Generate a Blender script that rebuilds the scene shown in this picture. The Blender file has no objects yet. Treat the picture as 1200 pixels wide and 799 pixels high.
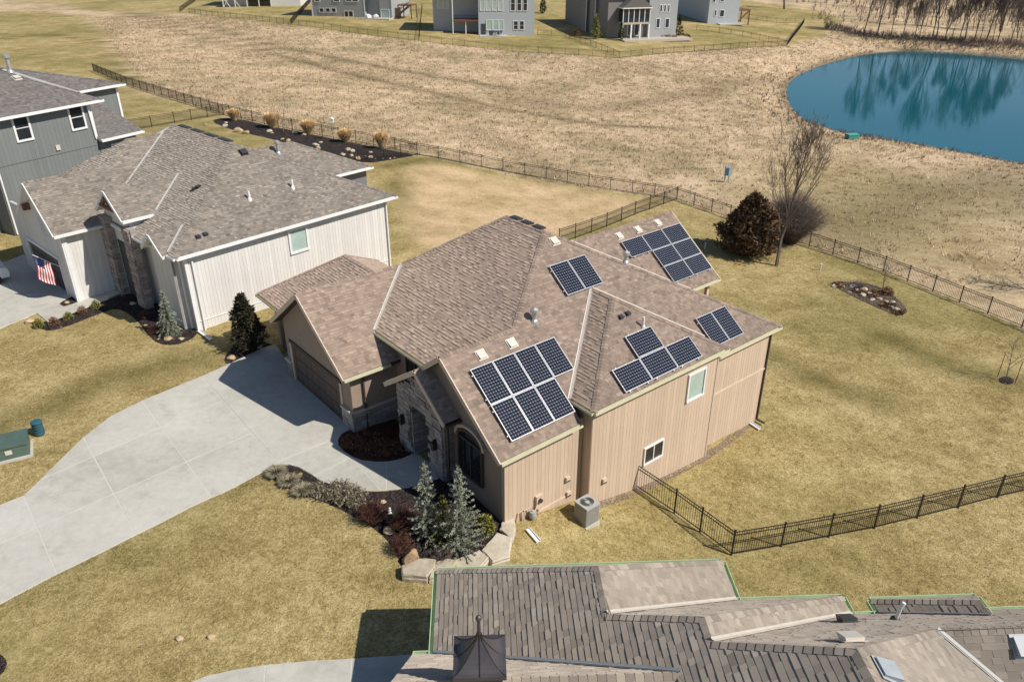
import bpy, math, random
import numpy as np
from mathutils import Vector, Matrix
from mathutils.geometry import delaunay_2d_cdt
random.seed(7); RNG = np.random.default_rng(11)
scene = bpy.context.scene
COL = scene.collection
R = math.radians

# ------------------------------------------------------------------ camera
CAM_H = 20.3; PITCH = R(27.69); FPX = 921.5; PCX, PCY = 600.0, 399.5
cam_d = bpy.data.cameras.new('camera'); cam = bpy.data.objects.new('camera', cam_d); COL.objects.link(cam)
cam_d.sensor_width = 36.0; cam_d.lens = FPX / 1200 * 36.0; cam_d.clip_start = 0.5; cam_d.clip_end = 12000
cam.location = (0, 0, CAM_H); cam.rotation_euler = (R(90) - PITCH, 0, 0)
scene.camera = cam
# ------------------------------------------------------------------ sky and sun
SUN_AZ, SUN_EL = R(-23.0), R(45.8)
SUNV = Vector((math.cos(SUN_AZ) * math.cos(SUN_EL), math.sin(SUN_AZ) * math.cos(SUN_EL), math.sin(SUN_EL)))
world = bpy.data.worlds.new('World'); scene.world = world; world.use_nodes = True
wn = world.node_tree; bg = wn.nodes['Background']
sky = wn.nodes.new('ShaderNodeTexSky'); sky.sky_type = 'NISHITA'; sky.sun_disc = False
sky.sun_elevation = SUN_EL; sky.sun_rotation = math.atan2(SUNV.x, SUNV.y)
sky.altitude = 300; sky.air_density = 1.0; sky.dust_density = 0.4; sky.ozone_density = 2.2
wn.links.new(sky.outputs[0], bg.inputs[0]); bg.inputs[1].default_value = 0.085
sun_d = bpy.data.lights.new('sun', 'SUN'); sun_d.energy = 4.8; sun_d.angle = R(0.53); sun_d.color = (1.0, 0.945, 0.86)
sun = bpy.data.objects.new('sun', sun_d); COL.objects.link(sun)
sun.rotation_euler = SUNV.to_track_quat('Z', 'Y').to_euler()
scene.view_settings.view_transform = 'Standard'; scene.view_settings.look = 'None'
scene.view_settings.exposure = 0.15; scene.view_settings.gamma = 1.0
scene.view_settings.use_curve_mapping = False
scene.render.resolution_x = 1024; scene.render.resolution_y = 681

# ------------------------------------------------------------------ pixel rays
_f = np.array([0, math.cos(PITCH), -math.sin(PITCH)]); _r = np.array([1., 0, 0]); _u = np.cross(_r, _f)
def ray(x, y): return (x - PCX) / FPX * _r - (y - PCY) / FPX * _u + _f
def atz(x, y, z):
    d = ray(x, y); t = (z - CAM_H) / d[2]; return np.array([0, 0, CAM_H]) + t * d

# ------------------------------------------------------------------ terrain
WATER_Z = -5.0
CTRL = [(0,700,.25),(150,640,.3),(300,545,.36),(330,430,.4),(403,495,.4),(470,560,.36),(0,400,.62),(120,420,.6),(200,430,.5),(40,540,.42),
 (232,388,.6),(60,340,.62),(20,276,.8),(0,320,.65),(456,305,.05),(330,360,.5),(589,612,-.02),(540,640,.05),(470,665,.08),(427,717,0),(300,700,.1),(150,760,.1),(300,790,.05),(480,790,.0),
 (650,600,-.55),(691,580,-.85),(735,567,-1.45),(800,530,-1.85),(877,494,-2.2),(660,640,-.7),(760,650,-1.6),(857,650,-2.2),(916,639,-2.4),(1025,618,-2.75),(1168,583,-3.1),
 (1000,700,-2.3),(1150,690,-2.6),(1200,700,-2.7),(1000,520,-2.9),(1100,480,-3.2),(1190,460,-3.4),(950,430,-2.9),(910,312,-3.1),(860,300,-3.0),(840,330,-2.8),(1020,360,-3.3),(1157,367,-3.7),(1074,335,-3.5),(981,302,-3.3),
 (793,234,-2.8),(850,214,-3.1),(700,262,-2.3),(620,215,-1.7),(560,215,-1.0),(500,270,-.6),(489,182,.1),(440,190,.2),(400,155,.1),(310,146,.2),(257,133,.3),(208,118,.2),(149,100,0),
 (176,150,.5),(120,60,.2),(60,30,.4),(0,20,.5),(0,60,.5),(650,150,-3.0),(560,110,-2.4),(450,90,-1.6),(300,60,-.8),(820,130,-3.8),(1000,220,-4.1),(1100,240,-4.3),(1190,260,-4.4),(900,180,-4.0),
 (666,65,-1.2),(560,55,-.6),(491,48,0),(364,33,.9),(250,18,1.0),(565,42,-.3),(400,24,1.3),(700,45,-.6),(640,18,.6),(794,63,-1.5),(871,58,-2.0),(815,28,-.6),(921,54,-2.6),(940,26,-1.8),(1000,40,-3.2),(1100,40,-3.6),(1190,50,-3.8),(920,18,-1.4),(1100,5,-2.0),(1190,2,-2.0),(960,2,-.5),(300,3,1.8),(480,12,1.6)]
_cp = np.array([atz(x, y, z) for x, y, z in CTRL])
_anch = []
for a in range(0, 360, 20):
    for rr, zz in ((420, .5), (1200, 0)):
        px, py = 40 + rr * math.cos(R(a)), 110 + rr * math.sin(R(a)); _anch.append((px, py, zz))
for q in ((-60,30,.6),(-40,10,.4),(0,8,0),(30,12,-2.2),(60,30,-3),(0,-20,.3),(40,-20,-1.5),(-40,-20,.5),(90,60,-4),(130,90,-4.3),(-80,80,.6),(-120,150,.5),(12,17,-1.6),(22,17,-2.4)): _anch.append(q)
_cp = np.vstack([_cp, np.array(_anch, float)])
def _ker(a, b):
    d2 = ((a[:, None, :] - b[None, :, :]) ** 2).sum(-1); return np.sqrt(d2 + 9.0)
_n = len(_cp); _A = np.zeros((_n + 1, _n + 1)); _A[:_n, :_n] = _ker(_cp[:, :2], _cp[:, :2]) - 0.35 * np.eye(_n); _A[:_n, _n] = 1; _A[_n, :_n] = 1
_wt = np.linalg.solve(_A, np.concatenate([_cp[:, 2], [0]]))
POND_PX = [(922,113),(923,101),(930,92),(945,84),(965,76),(1000,66.5),(1030,61.5),(1060,59.5),(1100,60.5),(1150,64),(1200,68.5),(1290,78),(1390,100),(1420,140),(1380,180),(1290,198),(1200,192.5),(1150,184),(1100,174),(1060,167),(1020,161),(1000,159),(975,152),(950,145),(935,135),(927,125)]
POND = np.array([atz(x, y, WATER_Z)[:2] for x, y in POND_PX])
def chaikin(P, n=2):
    P = np.asarray(P, float)
    for _ in range(n):
        Q = np.roll(P, -1, 0); P = np.stack([.75 * P + .25 * Q, .25 * P + .75 * Q], 1).reshape(-1, 2)
    return P
POND = chaikin(POND, 2)
def inside(P, x, y):
    x = np.asarray(x, float); y = np.asarray(y, float); c = np.zeros(x.shape, bool)
    for (x0, y0), (x1, y1) in zip(P, np.roll(P, -1, 0)):
        m = (y0 > y) != (y1 > y)
        with np.errstate(divide='ignore', invalid='ignore'):
            c ^= m & (x < (x1 - x0) * (y - y0) / (y1 - y0 + 1e-12) + x0)
    return c
def segdist(P, x, y, closed=True):
    x = np.asarray(x, float); y = np.asarray(y, float); d = np.full(x.shape, 1e9)
    P = np.asarray(P, float); Q = np.roll(P, -1, 0) if closed else P[1:]
    for (x0, y0), (x1, y1) in zip(P if closed else P[:-1], Q):
        dx, dy = x1 - x0, y1 - y0; L = dx * dx + dy * dy + 1e-9
        t = np.clip(((x - x0) * dx + (y - y0) * dy) / L, 0, 1)
        d = np.minimum(d, np.hypot(x - x0 - t * dx, y - y0 - t * dy))
    return d
def T(x, y):
    x = np.atleast_1d(np.asarray(x, float)).ravel(); y = np.atleast_1d(np.asarray(y, float)).ravel()
    out = np.zeros(len(x))
    for i in range(0, len(x), 20000):
        s = slice(i, i + 20000); q = np.stack([x[s], y[s]], 1); out[s] = _ker(q, _cp[:, :2]) @ _wt[:_n] + _wt[_n]
    m = (x > 20) & (x < 300) & (y > 60) & (y < 420)
    if m.any():
        d = segdist(POND, x[m], y[m]); ins = inside(POND, x[m], y[m]); z = out[m]
        w = np.clip(d / 16, 0, 1); w = w * w * (3 - 2 * w)
        zo = (WATER_Z + .05 + .16 * d) * (1 - w) + np.maximum(z, WATER_Z + .6) * w
        out[m] = np.where(ins, WATER_Z - np.minimum(.05 + .3 * d, 2.2), zo)
    return out
def Tz(x, y): return float(T([x], [y])[0])
def ground(px, py):
    z = -1.0
    for _ in range(40):
        p = atz(px, py, z); z = .5 * z + .5 * Tz(p[0], p[1])
    p = atz(px, py, z); return Vector((p[0], p[1], Tz(p[0], p[1])))

# ------------------------------------------------------------------ object helpers
def tag(o, label=None, cat=None, group=None, kind=None):
    if label: o['label'] = label
    if cat: o['category'] = cat
    if group: o['group'] = group
    if kind: o['kind'] = kind
    return o
def empty(name, loc=(0, 0, 0), rz=0.0, label=None, cat=None, group=None):
    o = bpy.data.objects.new(name, None); COL.objects.link(o); o.location = loc; o.rotation_euler = (0, 0, rz)
    o.empty_display_size = .3
    return tag(o, label, cat, group)
def addobj(name, me, parent=None, loc=None, rot=None, scale=None):
    o = bpy.data.objects.new(name, me); COL.objects.link(o)
    if parent is not None: o.parent = parent
    if loc is not None: o.location = loc
    if rot is not None: o.rotation_euler = rot
    if scale is not None: o.scale = scale
    return o
def copy_tree(o, parent=None):
    c = o.copy(); COL.objects.link(c); c.parent = parent
    for ch in list(o.children): copy_tree(ch, c)
    return c
class MB:
    def __init__(s): s.v = []; s.f = []; s.t = []; s.m = []
    def poly(s, pts, tint=.5, mat=0):
        b = len(s.v); s.v += [tuple(p) for p in pts]; s.f.append(list(range(b, b + len(pts)))); s.t.append(tint); s.m.append(mat)
    def box(s, x0, x1, y0, y1, z0, z1, tint=.5, mat=0, M=None):
        c = [(x0,y0,z0),(x1,y0,z0),(x1,y1,z0),(x0,y1,z0),(x0,y0,z1),(x1,y0,z1),(x1,y1,z1),(x0,y1,z1)]
        if M is not None: c = [tuple(M @ Vector(p)) for p in c]
        b = len(s.v); s.v += c
        for q in ((0,3,2,1),(4,5,6,7),(0,1,5,4),(1,2,6,5),(2,3,7,6),(3,0,4,7)):
            s.f.append([b + i for i in q]); s.t.append(tint); s.m.append(mat)
    def beam(s, p, q, w, h, up=(0, 0, 1), tint=.5, mat=0, w1=None, h1=None):
        p, q = Vector(p), Vector(q); d = (q - p).normalized(); upv = Vector(up)
        x = d.cross(upv)
        if x.length < 1e-5: x = d.cross(Vector((1, 0, 0)))
        x.normalize(); y = x.cross(d).normalized(); b = len(s.v)
        w1 = w if w1 is None else w1; h1 = h if h1 is None else h1
        for c, ww, hh in ((p, w, h), (q, w1, h1)):
            for a, e in ((-1,-1),(1,-1),(1,1),(-1,1)): s.v.append(tuple(c + x * (a * ww / 2) + y * (e * hh / 2)))
        for fc in ((3,2,1,0),(4,5,6,7),(0,1,5,4),(1,2,6,5),(2,3,7,6),(3,0,4,7)):
            s.f.append([b + i for i in fc]); s.t.append(tint); s.m.append(mat)
    def tube(s, pts, rad, n=6, tint=.5, mat=0, cap=True):
        pts = [Vector(p) for p in pts]; b0 = len(s.v); prev = None
        for i, p in enumerate(pts):
            d = (pts[min(i + 1, len(pts) - 1)] - pts[max(i - 1, 0)]).normalized()
            ref = Vector((0, 0, 1)) if abs(d.z) < .9 else Vector((1, 0, 0))
            x = d.cross(ref).normalized() if prev is None else (prev - d * prev.dot(d)).normalized()
            prev = x; y = d.cross(x); r = rad[i] if hasattr(rad, '__len__') else rad
            for k in range(n):
                a = 2 * math.pi * k / n; s.v.append(tuple(p + x * (r * math.cos(a)) + y * (r * math.sin(a))))
        for i in range(len(pts) - 1):
            for k in range(n):
                a = b0 + i * n + k; c = b0 + i * n + (k + 1) % n
                s.f.append([a, c, c + n, a + n]); s.t.append(tint); s.m.append(mat)
        if cap:
            s.f.append([b0 + k for k in range(n)][::-1]); s.t.append(tint); s.m.append(mat)
            e = b0 + (len(pts) - 1) * n; s.f.append([e + k for k in range(n)]); s.t.append(tint); s.m.append(mat)
    def prism(s, pts, off, tint=.5, mat=0):
        """closed solid from polygon pts (3D) swept by vector off"""
        off = Vector(off); n = len(pts); b = len(s.v)
        s.v += [tuple(p) for p in pts] + [tuple(Vector(p) + off) for p in pts]
        s.f.append([b + i for i in range(n)][::-1]); s.f.append([b + n + i for i in range(n)]); s.t += [tint] * 2; s.m += [mat] * 2
        for i in range(n):
            j = (i + 1) % n; s.f.append([b + i, b + j, b + n + j, b + n + i]); s.t.append(tint); s.m.append(mat)
    def build(s, name, mat, parent=None, smooth=False, tint=False, recalc=False):
        me = bpy.data.meshes.new(name); me.from_pydata(s.v, [], s.f)
        for m in (mat if isinstance(mat, (list, tuple)) else [mat]): me.materials.append(m)
        if isinstance(mat, (list, tuple)): me.polygons.foreach_set('material_index', s.m)
        if tint:
            a = me.attributes.new('tint', 'FLOAT', 'FACE'); a.data.foreach_set('value', s.t)
        if smooth: me.polygons.foreach_set('use_smooth', [True] * len(me.polygons))
        me.update()
        if recalc:
            import bmesh
            bm = bmesh.new(); bm.from_mesh(me); bmesh.ops.recalc_face_normals(bm, faces=bm.faces); bm.to_mesh(me); bm.free()
        return addobj(name, me, parent)
def np_mesh(name, V, Q, mat, tint=None):
    """V (n,3), Q (m,4) quads"""
    me = bpy.data.meshes.new(name); V = np.ascontiguousarray(V, np.float32); Q = np.ascontiguousarray(Q, np.int32)
    me.vertices.add(len(V)); me.vertices.foreach_set('co', V.ravel())
    k = Q.shape[1]
    me.loops.add(Q.size); me.loops.foreach_set('vertex_index', Q.ravel())
    me.polygons.add(len(Q)); me.polygons.foreach_set('loop_start', np.arange(0, Q.size, k, dtype=np.int32))
    me.polygons.foreach_set('loop_total', np.full(len(Q), k, np.int32))
    me.update(calc_edges=True); me.materials.append(mat)
    if tint is not None:
        a = me.attributes.new('tint', 'FLOAT', 'FACE'); a.data.foreach_set('value', np.ascontiguousarray(tint, np.float32))
    me.polygons.foreach_set('use_smooth', [False] * len(me.polygons))
    me.validate()
    return me

# ------------------------------------------------------------------ materials
def lin(r, g, b): return tuple((c / 255 / 12.92 if c / 255 <= .04045 else ((c / 255 + .055) / 1.055) ** 2.4) for c in (r, g, b))
def newmat(name):
    m = bpy.data.materials.new(name); m.use_nodes = True; nt = m.node_tree; return m, nt, nt.nodes['Principled BSDF']
def nd(nt, t, **kw):
    n = nt.nodes.new(t)
    for k, v in kw.items(): setattr(n, k, v)
    return n
def noise(nt, vec, scale, detail=3, rough=.6):
    n = nd(nt, 'ShaderNodeTexNoise'); n.inputs['Scale'].default_value = scale; n.inputs['Detail'].default_value = detail; n.inputs['Roughness'].default_value = rough
    if vec is not None: nt.links.new(vec, n.inputs['Vector'])
    return n.outputs['Fac']
def ramp(nt, fac, stops):
    n = nd(nt, 'ShaderNodeValToRGB'); e = n.color_ramp.elements
    while len(e) < len(stops): e.new(.5)
    for i, (p, c) in enumerate(stops):
        e[i].position = p; e[i].color = (*c, 1) if len(c) == 3 else c
    nt.links.new(fac, n.inputs[0]); return n.outputs[0]
def mapr(nt, fac, a, b, c=0., d=1.):
    n = nd(nt, 'ShaderNodeMapRange'); nt.links.new(fac, n.inputs[0])
    for i, v in enumerate((a, b, c, d)): n.inputs[i + 1].default_value = v
    return n.outputs[0]
def mixc(nt, f, a, b, mode='MIX'):
    n = nd(nt, 'ShaderNodeMix'); n.data_type = 'RGBA'; n.blend_type = mode
    for sock, v in ((0, f), (6, a), (7, b)):
        if isinstance(v, (int, float)): n.inputs[sock].default_value = v
        elif isinstance(v, tuple): n.inputs[sock].default_value = (*v, 1) if len(v) == 3 else v
        else: nt.links.new(v, n.inputs[sock])
    return n.outputs[2]
def math_(nt, op, a, b=None):
    n = nd(nt, 'ShaderNodeMath'); n.operation = op
    for i, v in enumerate((a, b)):
        if v is None: continue
        if isinstance(v, (int, float)): n.inputs[i].default_value = v
        else: nt.links.new(v, n.inputs[i])
    return n.outputs[0]
def bump(nt, h, strength=.3, dist=.02):
    n = nd(nt, 'ShaderNodeBump'); n.inputs['Strength'].default_value = strength; n.inputs['Distance'].default_value = dist
    nt.links.new(h, n.inputs['Height']); return n.outputs[0]
def objco(nt): return nd(nt, 'ShaderNodeTexCoord').outputs['Object']
def worldpos(nt): return nd(nt, 'ShaderNodeNewGeometry').outputs['Position']
def attr(nt, name): return nd(nt, 'ShaderNodeAttribute', attribute_name=name).outputs['Fac']
def plain(name, col, rough=.7, var=.12, scale=3., metallic=0., bmp=0., bscale=40., spec=.5):
    """painted or raw surface with blotchy wear and a little grain"""
    m, nt, p = newmat(name); co = objco(nt)
    a = noise(nt, co, scale, 4); b = noise(nt, co, scale * 14, 3)
    f = math_(nt, 'ADD', math_(nt, 'MULTIPLY', a, .7), math_(nt, 'MULTIPLY', b, .3))
    c = ramp(nt, f, [(.3, tuple(x * (1 - var) for x in col)), (.7, tuple(min(1, x * (1 + var)) for x in col))])
    nt.links.new(c, p.inputs['Base Color']); p.inputs['Metallic'].default_value = metallic
    p.inputs['Specular IOR Level'].default_value = spec
    r = mapr(nt, a, .3, .7, max(.02, rough - .08), min(1, rough + .08)); nt.links.new(r, p.inputs['Roughness'])
    if bmp: nt.links.new(bump(nt, noise(nt, co, bscale, 3), bmp, .01), p.inputs['Normal'])
    return m
def shingle_mat(name, c0, c1, c2, mean=.5):
    m, nt, p = newmat(name); co = objco(nt)
    t = attr(nt, 'tint'); g = noise(nt, co, 55, 2); w = noise(nt, co, .35, 4)
    f = math_(nt, 'ADD', math_(nt, 'MULTIPLY', t, .55), math_(nt, 'ADD', math_(nt, 'MULTIPLY', g, .32), math_(nt, 'MULTIPLY', w, .35)))
    c = ramp(nt, f, [(.28, c0), (.6, c1), (.95, c2)])
    nt.links.new(c, p.inputs['Base Color']); p.inputs['Roughness'].default_value = .93; p.inputs['Specular IOR Level'].default_value = .25
    if 'Diffuse Roughness' in p.inputs: p.inputs['Diffuse Roughness'].default_value = 1.0
    nt.links.new(bump(nt, noise(nt, co, 90, 2), .06, .004), p.inputs['Normal'])
    return m
def sc(c, k): return tuple(x * k for x in c)
MT = {}
_b = (.355, .270, .212); MT['sh_brown'] = shingle_mat('brown_shingle', sc(_b, .62), _b, sc(_b, 1.5))
_b = (.262, .226, .190); MT['sh_weather'] = shingle_mat('weathered_shingle', sc(_b, .55), _b, sc(_b, 1.65))
_b = (.345, .293, .238); MT['sh_fore'] = shingle_mat('foreground_shingle', sc(_b, .6), _b, sc(_b, 1.6))
_b = (.165, .148, .138); MT['sh_grey'] = shingle_mat('grey_shingle', sc(_b, .55), _b, sc(_b, 1.6))
MT['deck'] = plain('roof_deck', (.05, .042, .036), .95)
def siding_mat(name, col):
    m, nt, p = newmat(name); co = objco(nt); t = attr(nt, 'tint')
    mp = nd(nt, 'ShaderNodeMapping'); mp.inputs['Scale'].default_value = (9, 9, .5); nt.links.new(co, mp.inputs[0])
    a = noise(nt, mp.outputs[0], 3, 4); b = noise(nt, co, .7, 4)
    f = math_(nt, 'ADD', math_(nt, 'MULTIPLY', t, .25), math_(nt, 'ADD', math_(nt, 'MULTIPLY', a, .4), math_(nt, 'MULTIPLY', b, .35)))
    nt.links.new(ramp(nt, f, [(.25, sc(col, .86)), (.75, sc(col, 1.1))]), p.inputs['Base Color']); p.inputs['Roughness'].default_value = .75
    p.inputs['Specular IOR Level'].default_value = .3
    nt.links.new(bump(nt, a, .25, .006), p.inputs['Normal']); return m
MT['sd_tan'] = siding_mat('tan_siding', (.55, .425, .315))
MT['sd_white'] = siding_mat('white_siding', (.66, .635, .60))
MT['sd_grey'] = siding_mat('grey_siding', (.185, .195, .19))
MT['sd_paleblue'] = siding_mat('pale_blue_siding', (.40, .44, .47))
MT['sd_slate'] = siding_mat('slate_siding', (.19, .185, .185))
MT['sd_far'] = siding_mat('light_grey_siding', (.30, .31, .31))
MT['tan_trim'] = plain('tan_trim', (.58, .46, .35), .7)
MT['white_trim'] = plain('white_trim', (.72, .72, .70), .55, .07)
MT['cream_gutter'] = plain('cream_gutter', (.60, .57, .40), .45, .1)
MT['green_edge'] = plain('pale_green_gutter', (.45, .58, .36), .45, .12)
MT['brown_trim'] = plain('dark_brown_trim', (.06, .043, .034), .6)
MT['valley'] = plain('valley_metal', (.50, .45, .39), .5, .1)
MT['valley_pale'] = plain('pale_valley_metal', (.40, .385, .36), .5, .1)
MT['cedar'] = plain('cedar', (.16, .075, .04), .8)
MT['valley_grey'] = plain('grey_valley_metal', (.33, .34, .33), .4, .1)
MT['garage_brown'] = plain('brown_garage_door', (.12, .082, .065), .55, .2, 2.)
MT['garage_grey'] = plain('grey_garage_door', (.05, .05, .053), .5, .15)
MT['black_metal'] = plain('black_metal', (.018, .016, .015), .45, .2)
MT['metal_dark'] = plain('dark_chimney_metal', (.085, .075, .08), .42, .18, 1.5, .35)
MT['galv'] = plain('galvanised_metal', (.52, .52, .5), .4, .15, 4., .6)
MT['pipe_white'] = plain('white_pipe', (.72, .72, .70), .5, .06)
MT['vent_tan'] = plain('tan_vent', (.60, .54, .46), .6, .1)
MT['utility_grey'] = plain('utility_grey', (.33, .36, .38), .5, .15)
MT['vent_dark'] = plain('dark_vent', (.04, .04, .045), .5, .2)
MT['alu'] = plain('aluminium_frame', (.55, .55, .55), .38, .06, 5., .55)
MT['backsheet'] = plain('panel_backsheet', (.30, .31, .33), .25, .03)
m, nt, p = newmat('solar_cell'); co = objco(nt)
nt.links.new(ramp(nt, noise(nt, co, 6, 2), [(.3, (.004, .005, .012)), (.7, (.008, .010, .022))]), p.inputs['Base Color'])
p.inputs['Roughness'].default_value = .14; p.inputs['Coat Weight'].default_value = .5; p.inputs['Coat Roughness'].default_value = .06; MT['cell'] = m
m, nt, p = newmat('window_glass'); co = objco(nt)
nt.links.new(ramp(nt, noise(nt, co, 1.2, 2), [(.3, (.012, .015, .018)), (.7, (.03, .035, .038))]), p.inputs['Base Color']); p.inputs['Roughness'].default_value = .05
p.inputs['Specular IOR Level'].default_value = .8; MT['glass'] = m
m, nt, p = newmat('window_with_blind'); co = objco(nt)
nt.links.new(ramp(nt, noise(nt, co, 1.5, 2), [(.3, (.34, .44, .40)), (.7, (.42, .52, .47))]), p.inputs['Base Color']); p.inputs['Roughness'].default_value = .12
p.inputs['Coat Weight'].default_value = .6; MT['glass_pale'] = m
# concrete
m, nt, p = newmat('concrete'); wp = worldpos(nt)
a = noise(nt, wp, .28, 5); b = noise(nt, wp, 2.6, 5, .7); c = noise(nt, wp, 42, 2); st = noise(nt, wp, .9, 6, .75)
f = math_(nt, 'ADD', math_(nt, 'MULTIPLY', a, .45), math_(nt, 'ADD', math_(nt, 'MULTIPLY', b, .35), math_(nt, 'MULTIPLY', c, .2)))
oi = nd(nt, 'ShaderNodeObjectInfo').outputs['Random']
f = math_(nt, 'ADD', f, mapr(nt, oi, 0, 1, -.035, .035))
cc = ramp(nt, f, [(.34, (.36, .342, .295)), (.5, (.47, .45, .395)), (.68, (.57, .545, .485))])
cc = mixc(nt, mapr(nt, st, .56, .72, 0, .45), cc, (.27, .25, .21))
nt.links.new(cc, p.inputs['Base Color']); p.inputs['Roughness'].default_value = .85; p.inputs['Specular IOR Level'].default_value = .3
nt.links.new(bump(nt, c, .25, .004), p.inputs['Normal']); MT['concrete'] = m
# mulch
def mulch_mat(name, a, b, c_):
    m, nt, p = newmat(name); wp = worldpos(nt)
    v = nd(nt, 'ShaderNodeTexVoronoi'); v.inputs['Scale'].default_value = 16; nt.links.new(wp, v.inputs['Vector'])
    sep = nd(nt, 'ShaderNodeSeparateColor'); nt.links.new(v.outputs['Color'], sep.inputs[0])
    f = math_(nt, 'ADD', math_(nt, 'MULTIPLY', sep.outputs[0], .6), math_(nt, 'MULTIPLY', noise(nt, wp, 1.3, 4), .5))
    nt.links.new(ramp(nt, f, [(.25, a), (.6, b), (.95, c_)]), p.inputs['Base Color']); p.inputs['Roughness'].default_value = .95
    p.inputs['Specular IOR Level'].default_value = .15
    nt.links.new(bump(nt, v.outputs['Distance'], .9, .05), p.inputs['Normal']); return m
MT['mulch'] = mulch_mat('dark_mulch', (.016, .012, .012), (.038, .030, .028), (.085, .068, .058))
MT['mulch_brown'] = mulch_mat('brown_mulch', (.05, .036, .026), (.11, .082, .06), (.20, .155, .115))
MT['dirt'] = mulch_mat('bare_dirt', (.16, .115, .075), (.25, .185, .125), (.36, .28, .2))
MT['mulch_red'] = mulch_mat('red_groundcover', (.03, .014, .010), (.075, .032, .022), (.13, .062, .042))
# rocks
def rock_mat(name, a, b, c_, s=2.2):
    m, nt, p = newmat(name); co = objco(nt); oi = nd(nt, 'ShaderNodeObjectInfo').outputs['Random']
    f = math_(nt, 'ADD', math_(nt, 'MULTIPLY', noise(nt, co, s, 6, .65), .8), math_(nt, 'MULTIPLY', oi, .25))
    nt.links.new(ramp(nt, f, [(.3, a), (.55, b), (.8, c_)]), p.inputs['Base Color']); p.inputs['Roughness'].default_value = .9; p.inputs['Specular IOR Level'].default_value = .2
    nt.links.new(bump(nt, noise(nt, co, 9, 6, .7), .6, .04), p.inputs['Normal']); return m
MT['limestone'] = rock_mat('limestone', (.36, .30, .21), (.52, .46, .36), (.62, .58, .49))
MT['boulder'] = rock_mat('ochre_boulder', (.30, .19, .10), (.48, .35, .21), (.58, .48, .34))
MT['veneer'] = rock_mat('stone_veneer', (.19, .165, .15), (.34, .30, .275), (.50, .455, .42), 5.)
MT['stone_cap'] = rock_mat('stone_cap', (.45, .40, .32), (.55, .50, .42), (.62, .58, .5))
# ------------------------------------------------------------------ setting outlines (photo pixels on the ground)
def gpoly(px, sm=0):
    P = np.array([tuple(ground(x, y))[:2] for x, y in px])
    return chaikin(P, sm) if sm else P
DRIVE_PX = [(-90,628),(0,592),(28,581),(50,560),(75,535),(98,512.5),(130,488),(166,470),(200,456),(237,441),(256,432.5),(285,419),(308,408),(322,404),(327,409),(349,445.5),(403,494),(411,503),(401,508),(396,515),(397,522),(403,529),(412,535),(424,539.5),(440,541.5),(456,541),(470,538),(481,533.5),(487,530),(521,558),(497,566),(480,571),(465,573.5),(450,575),(430,575.3),(410,573.5),(390,569),(375,563),(362,554),(350,547.5),(338,544.5),(329,545),(310,552),(290,563),(265,576),(248,583),(220,596),(190,612),(159,627),(120,647),(66,673),(30,692),(0,708),(-90,752)]
JOINTS = [((27,579),(68,676)),((97.5,512),(160,628)),((166.5,470),(249,584)),((236.5,441),(329,545.5)),((300,412),(398,521)),((-90,560),(-89,760)),
          ((-30,596),(330,440)),((-60,664),(345,486)),((329,541),(400,512)),((366,559),(412,536)),((453,541),(453,576))]
FORE_DRIVE_PX = [(150,850),(205,808),(240,793),(275,785),(315,779),(360,775),(420,771.5),(505,766),(560,780),(560,860)]
FORE_JOINTS = [((312,775),(306,860)),((413,768),(409,860))]
WHITE_DRIVE_PX = [(-80,365),(-60,338),(2,309),(28,298.5),(47,317),(87,346.5),(68,356),(43,367),(20,377),(0,385),(-70,410)]
WHITE_JOINTS = [((-10,290),(35,380)),((-70,372),(70,330))]
WHITE_WALK_PX = [(43,367),(68,356),(76,360.5),(120,342.5),(128,351),(57,378.5)]
WHITE_WALK2_PX = [(119,341),(140,325),(156,329),(151,340),(127,350.5)]
BED_PX = dict(
  front=[(310,551),(329,546),(338,545.5),(350,548.5),(362,555),(375,564),(390,570),(410,574.5),(430,576.3),(450,576),(465,574.5),(480,572),(497,567),(521,559),(540,566),(588,611),(600,618),(596,634),(575,648),(545,660),(515,664),(492,669),(470,666),(466,650),(452,630),(430,613),(405,600),(380,588),(350,578),(325,567)],
  entry=[(411,502),(401,508),(396,515),(397,522),(403,529),(412,535),(424,539),(440,541),(456,540.5),(470,537.5),(481,533),(484,527),(470,500),(455,480),(425,480)],
  whitefront=[(30,375),(57,378.5),(128,351),(152,341),(160,331),(178,338),(233,388),(226,397),(205,405),(185,403),(173,392),(163,378),(150,367),(136,361),(118,367),(70,386),(50,388)],
  whiteside=[(68,356),(76,360),(120,342),(128,334),(118,333),(88,346)],
  whiteback=[(246,142),(262,138),(285,141),(310,147),(345,154),(378,161),(410,167),(445,174),(475,180),(487,182.5),(470,185.5),(450,189),(430,191.5),(405,186),(370,180),(330,166),(300,159),(270,152)],
  backyard=[(971,332),(984,330),(1002,331),(1022,333),(1040,341),(1052,350),(1062,361),(1063,367),(1055,370),(1040,366),(1015,355),(990,343)],
  juniper=[(262,420),(272,408),(282,392),(300,396),(318,404),(322,404),(308,408),(285,419),(266,428)],
  leftring=[(-30,775),(-20,764),(-5,764),(6,770),(9,779),(2,790),(-12,797),(-28,790)],
  sapling=[(1170,444),(1176,441),(1184,442),(1189,446),(1186,450),(1178,450.5),(1171,448)])
DRIVE = gpoly(DRIVE_PX); FORE_DRIVE = gpoly(FORE_DRIVE_PX); WHITE_DRIVE = gpoly(WHITE_DRIVE_PX); WW1 = gpoly(WHITE_WALK_PX); WW2 = gpoly(WHITE_WALK2_PX)
BEDS = {k: gpoly(v, 1) for k, v in BED_PX.items()}
HARD = [DRIVE, FORE_DRIVE, WHITE_DRIVE, WW1, WW2]
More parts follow.
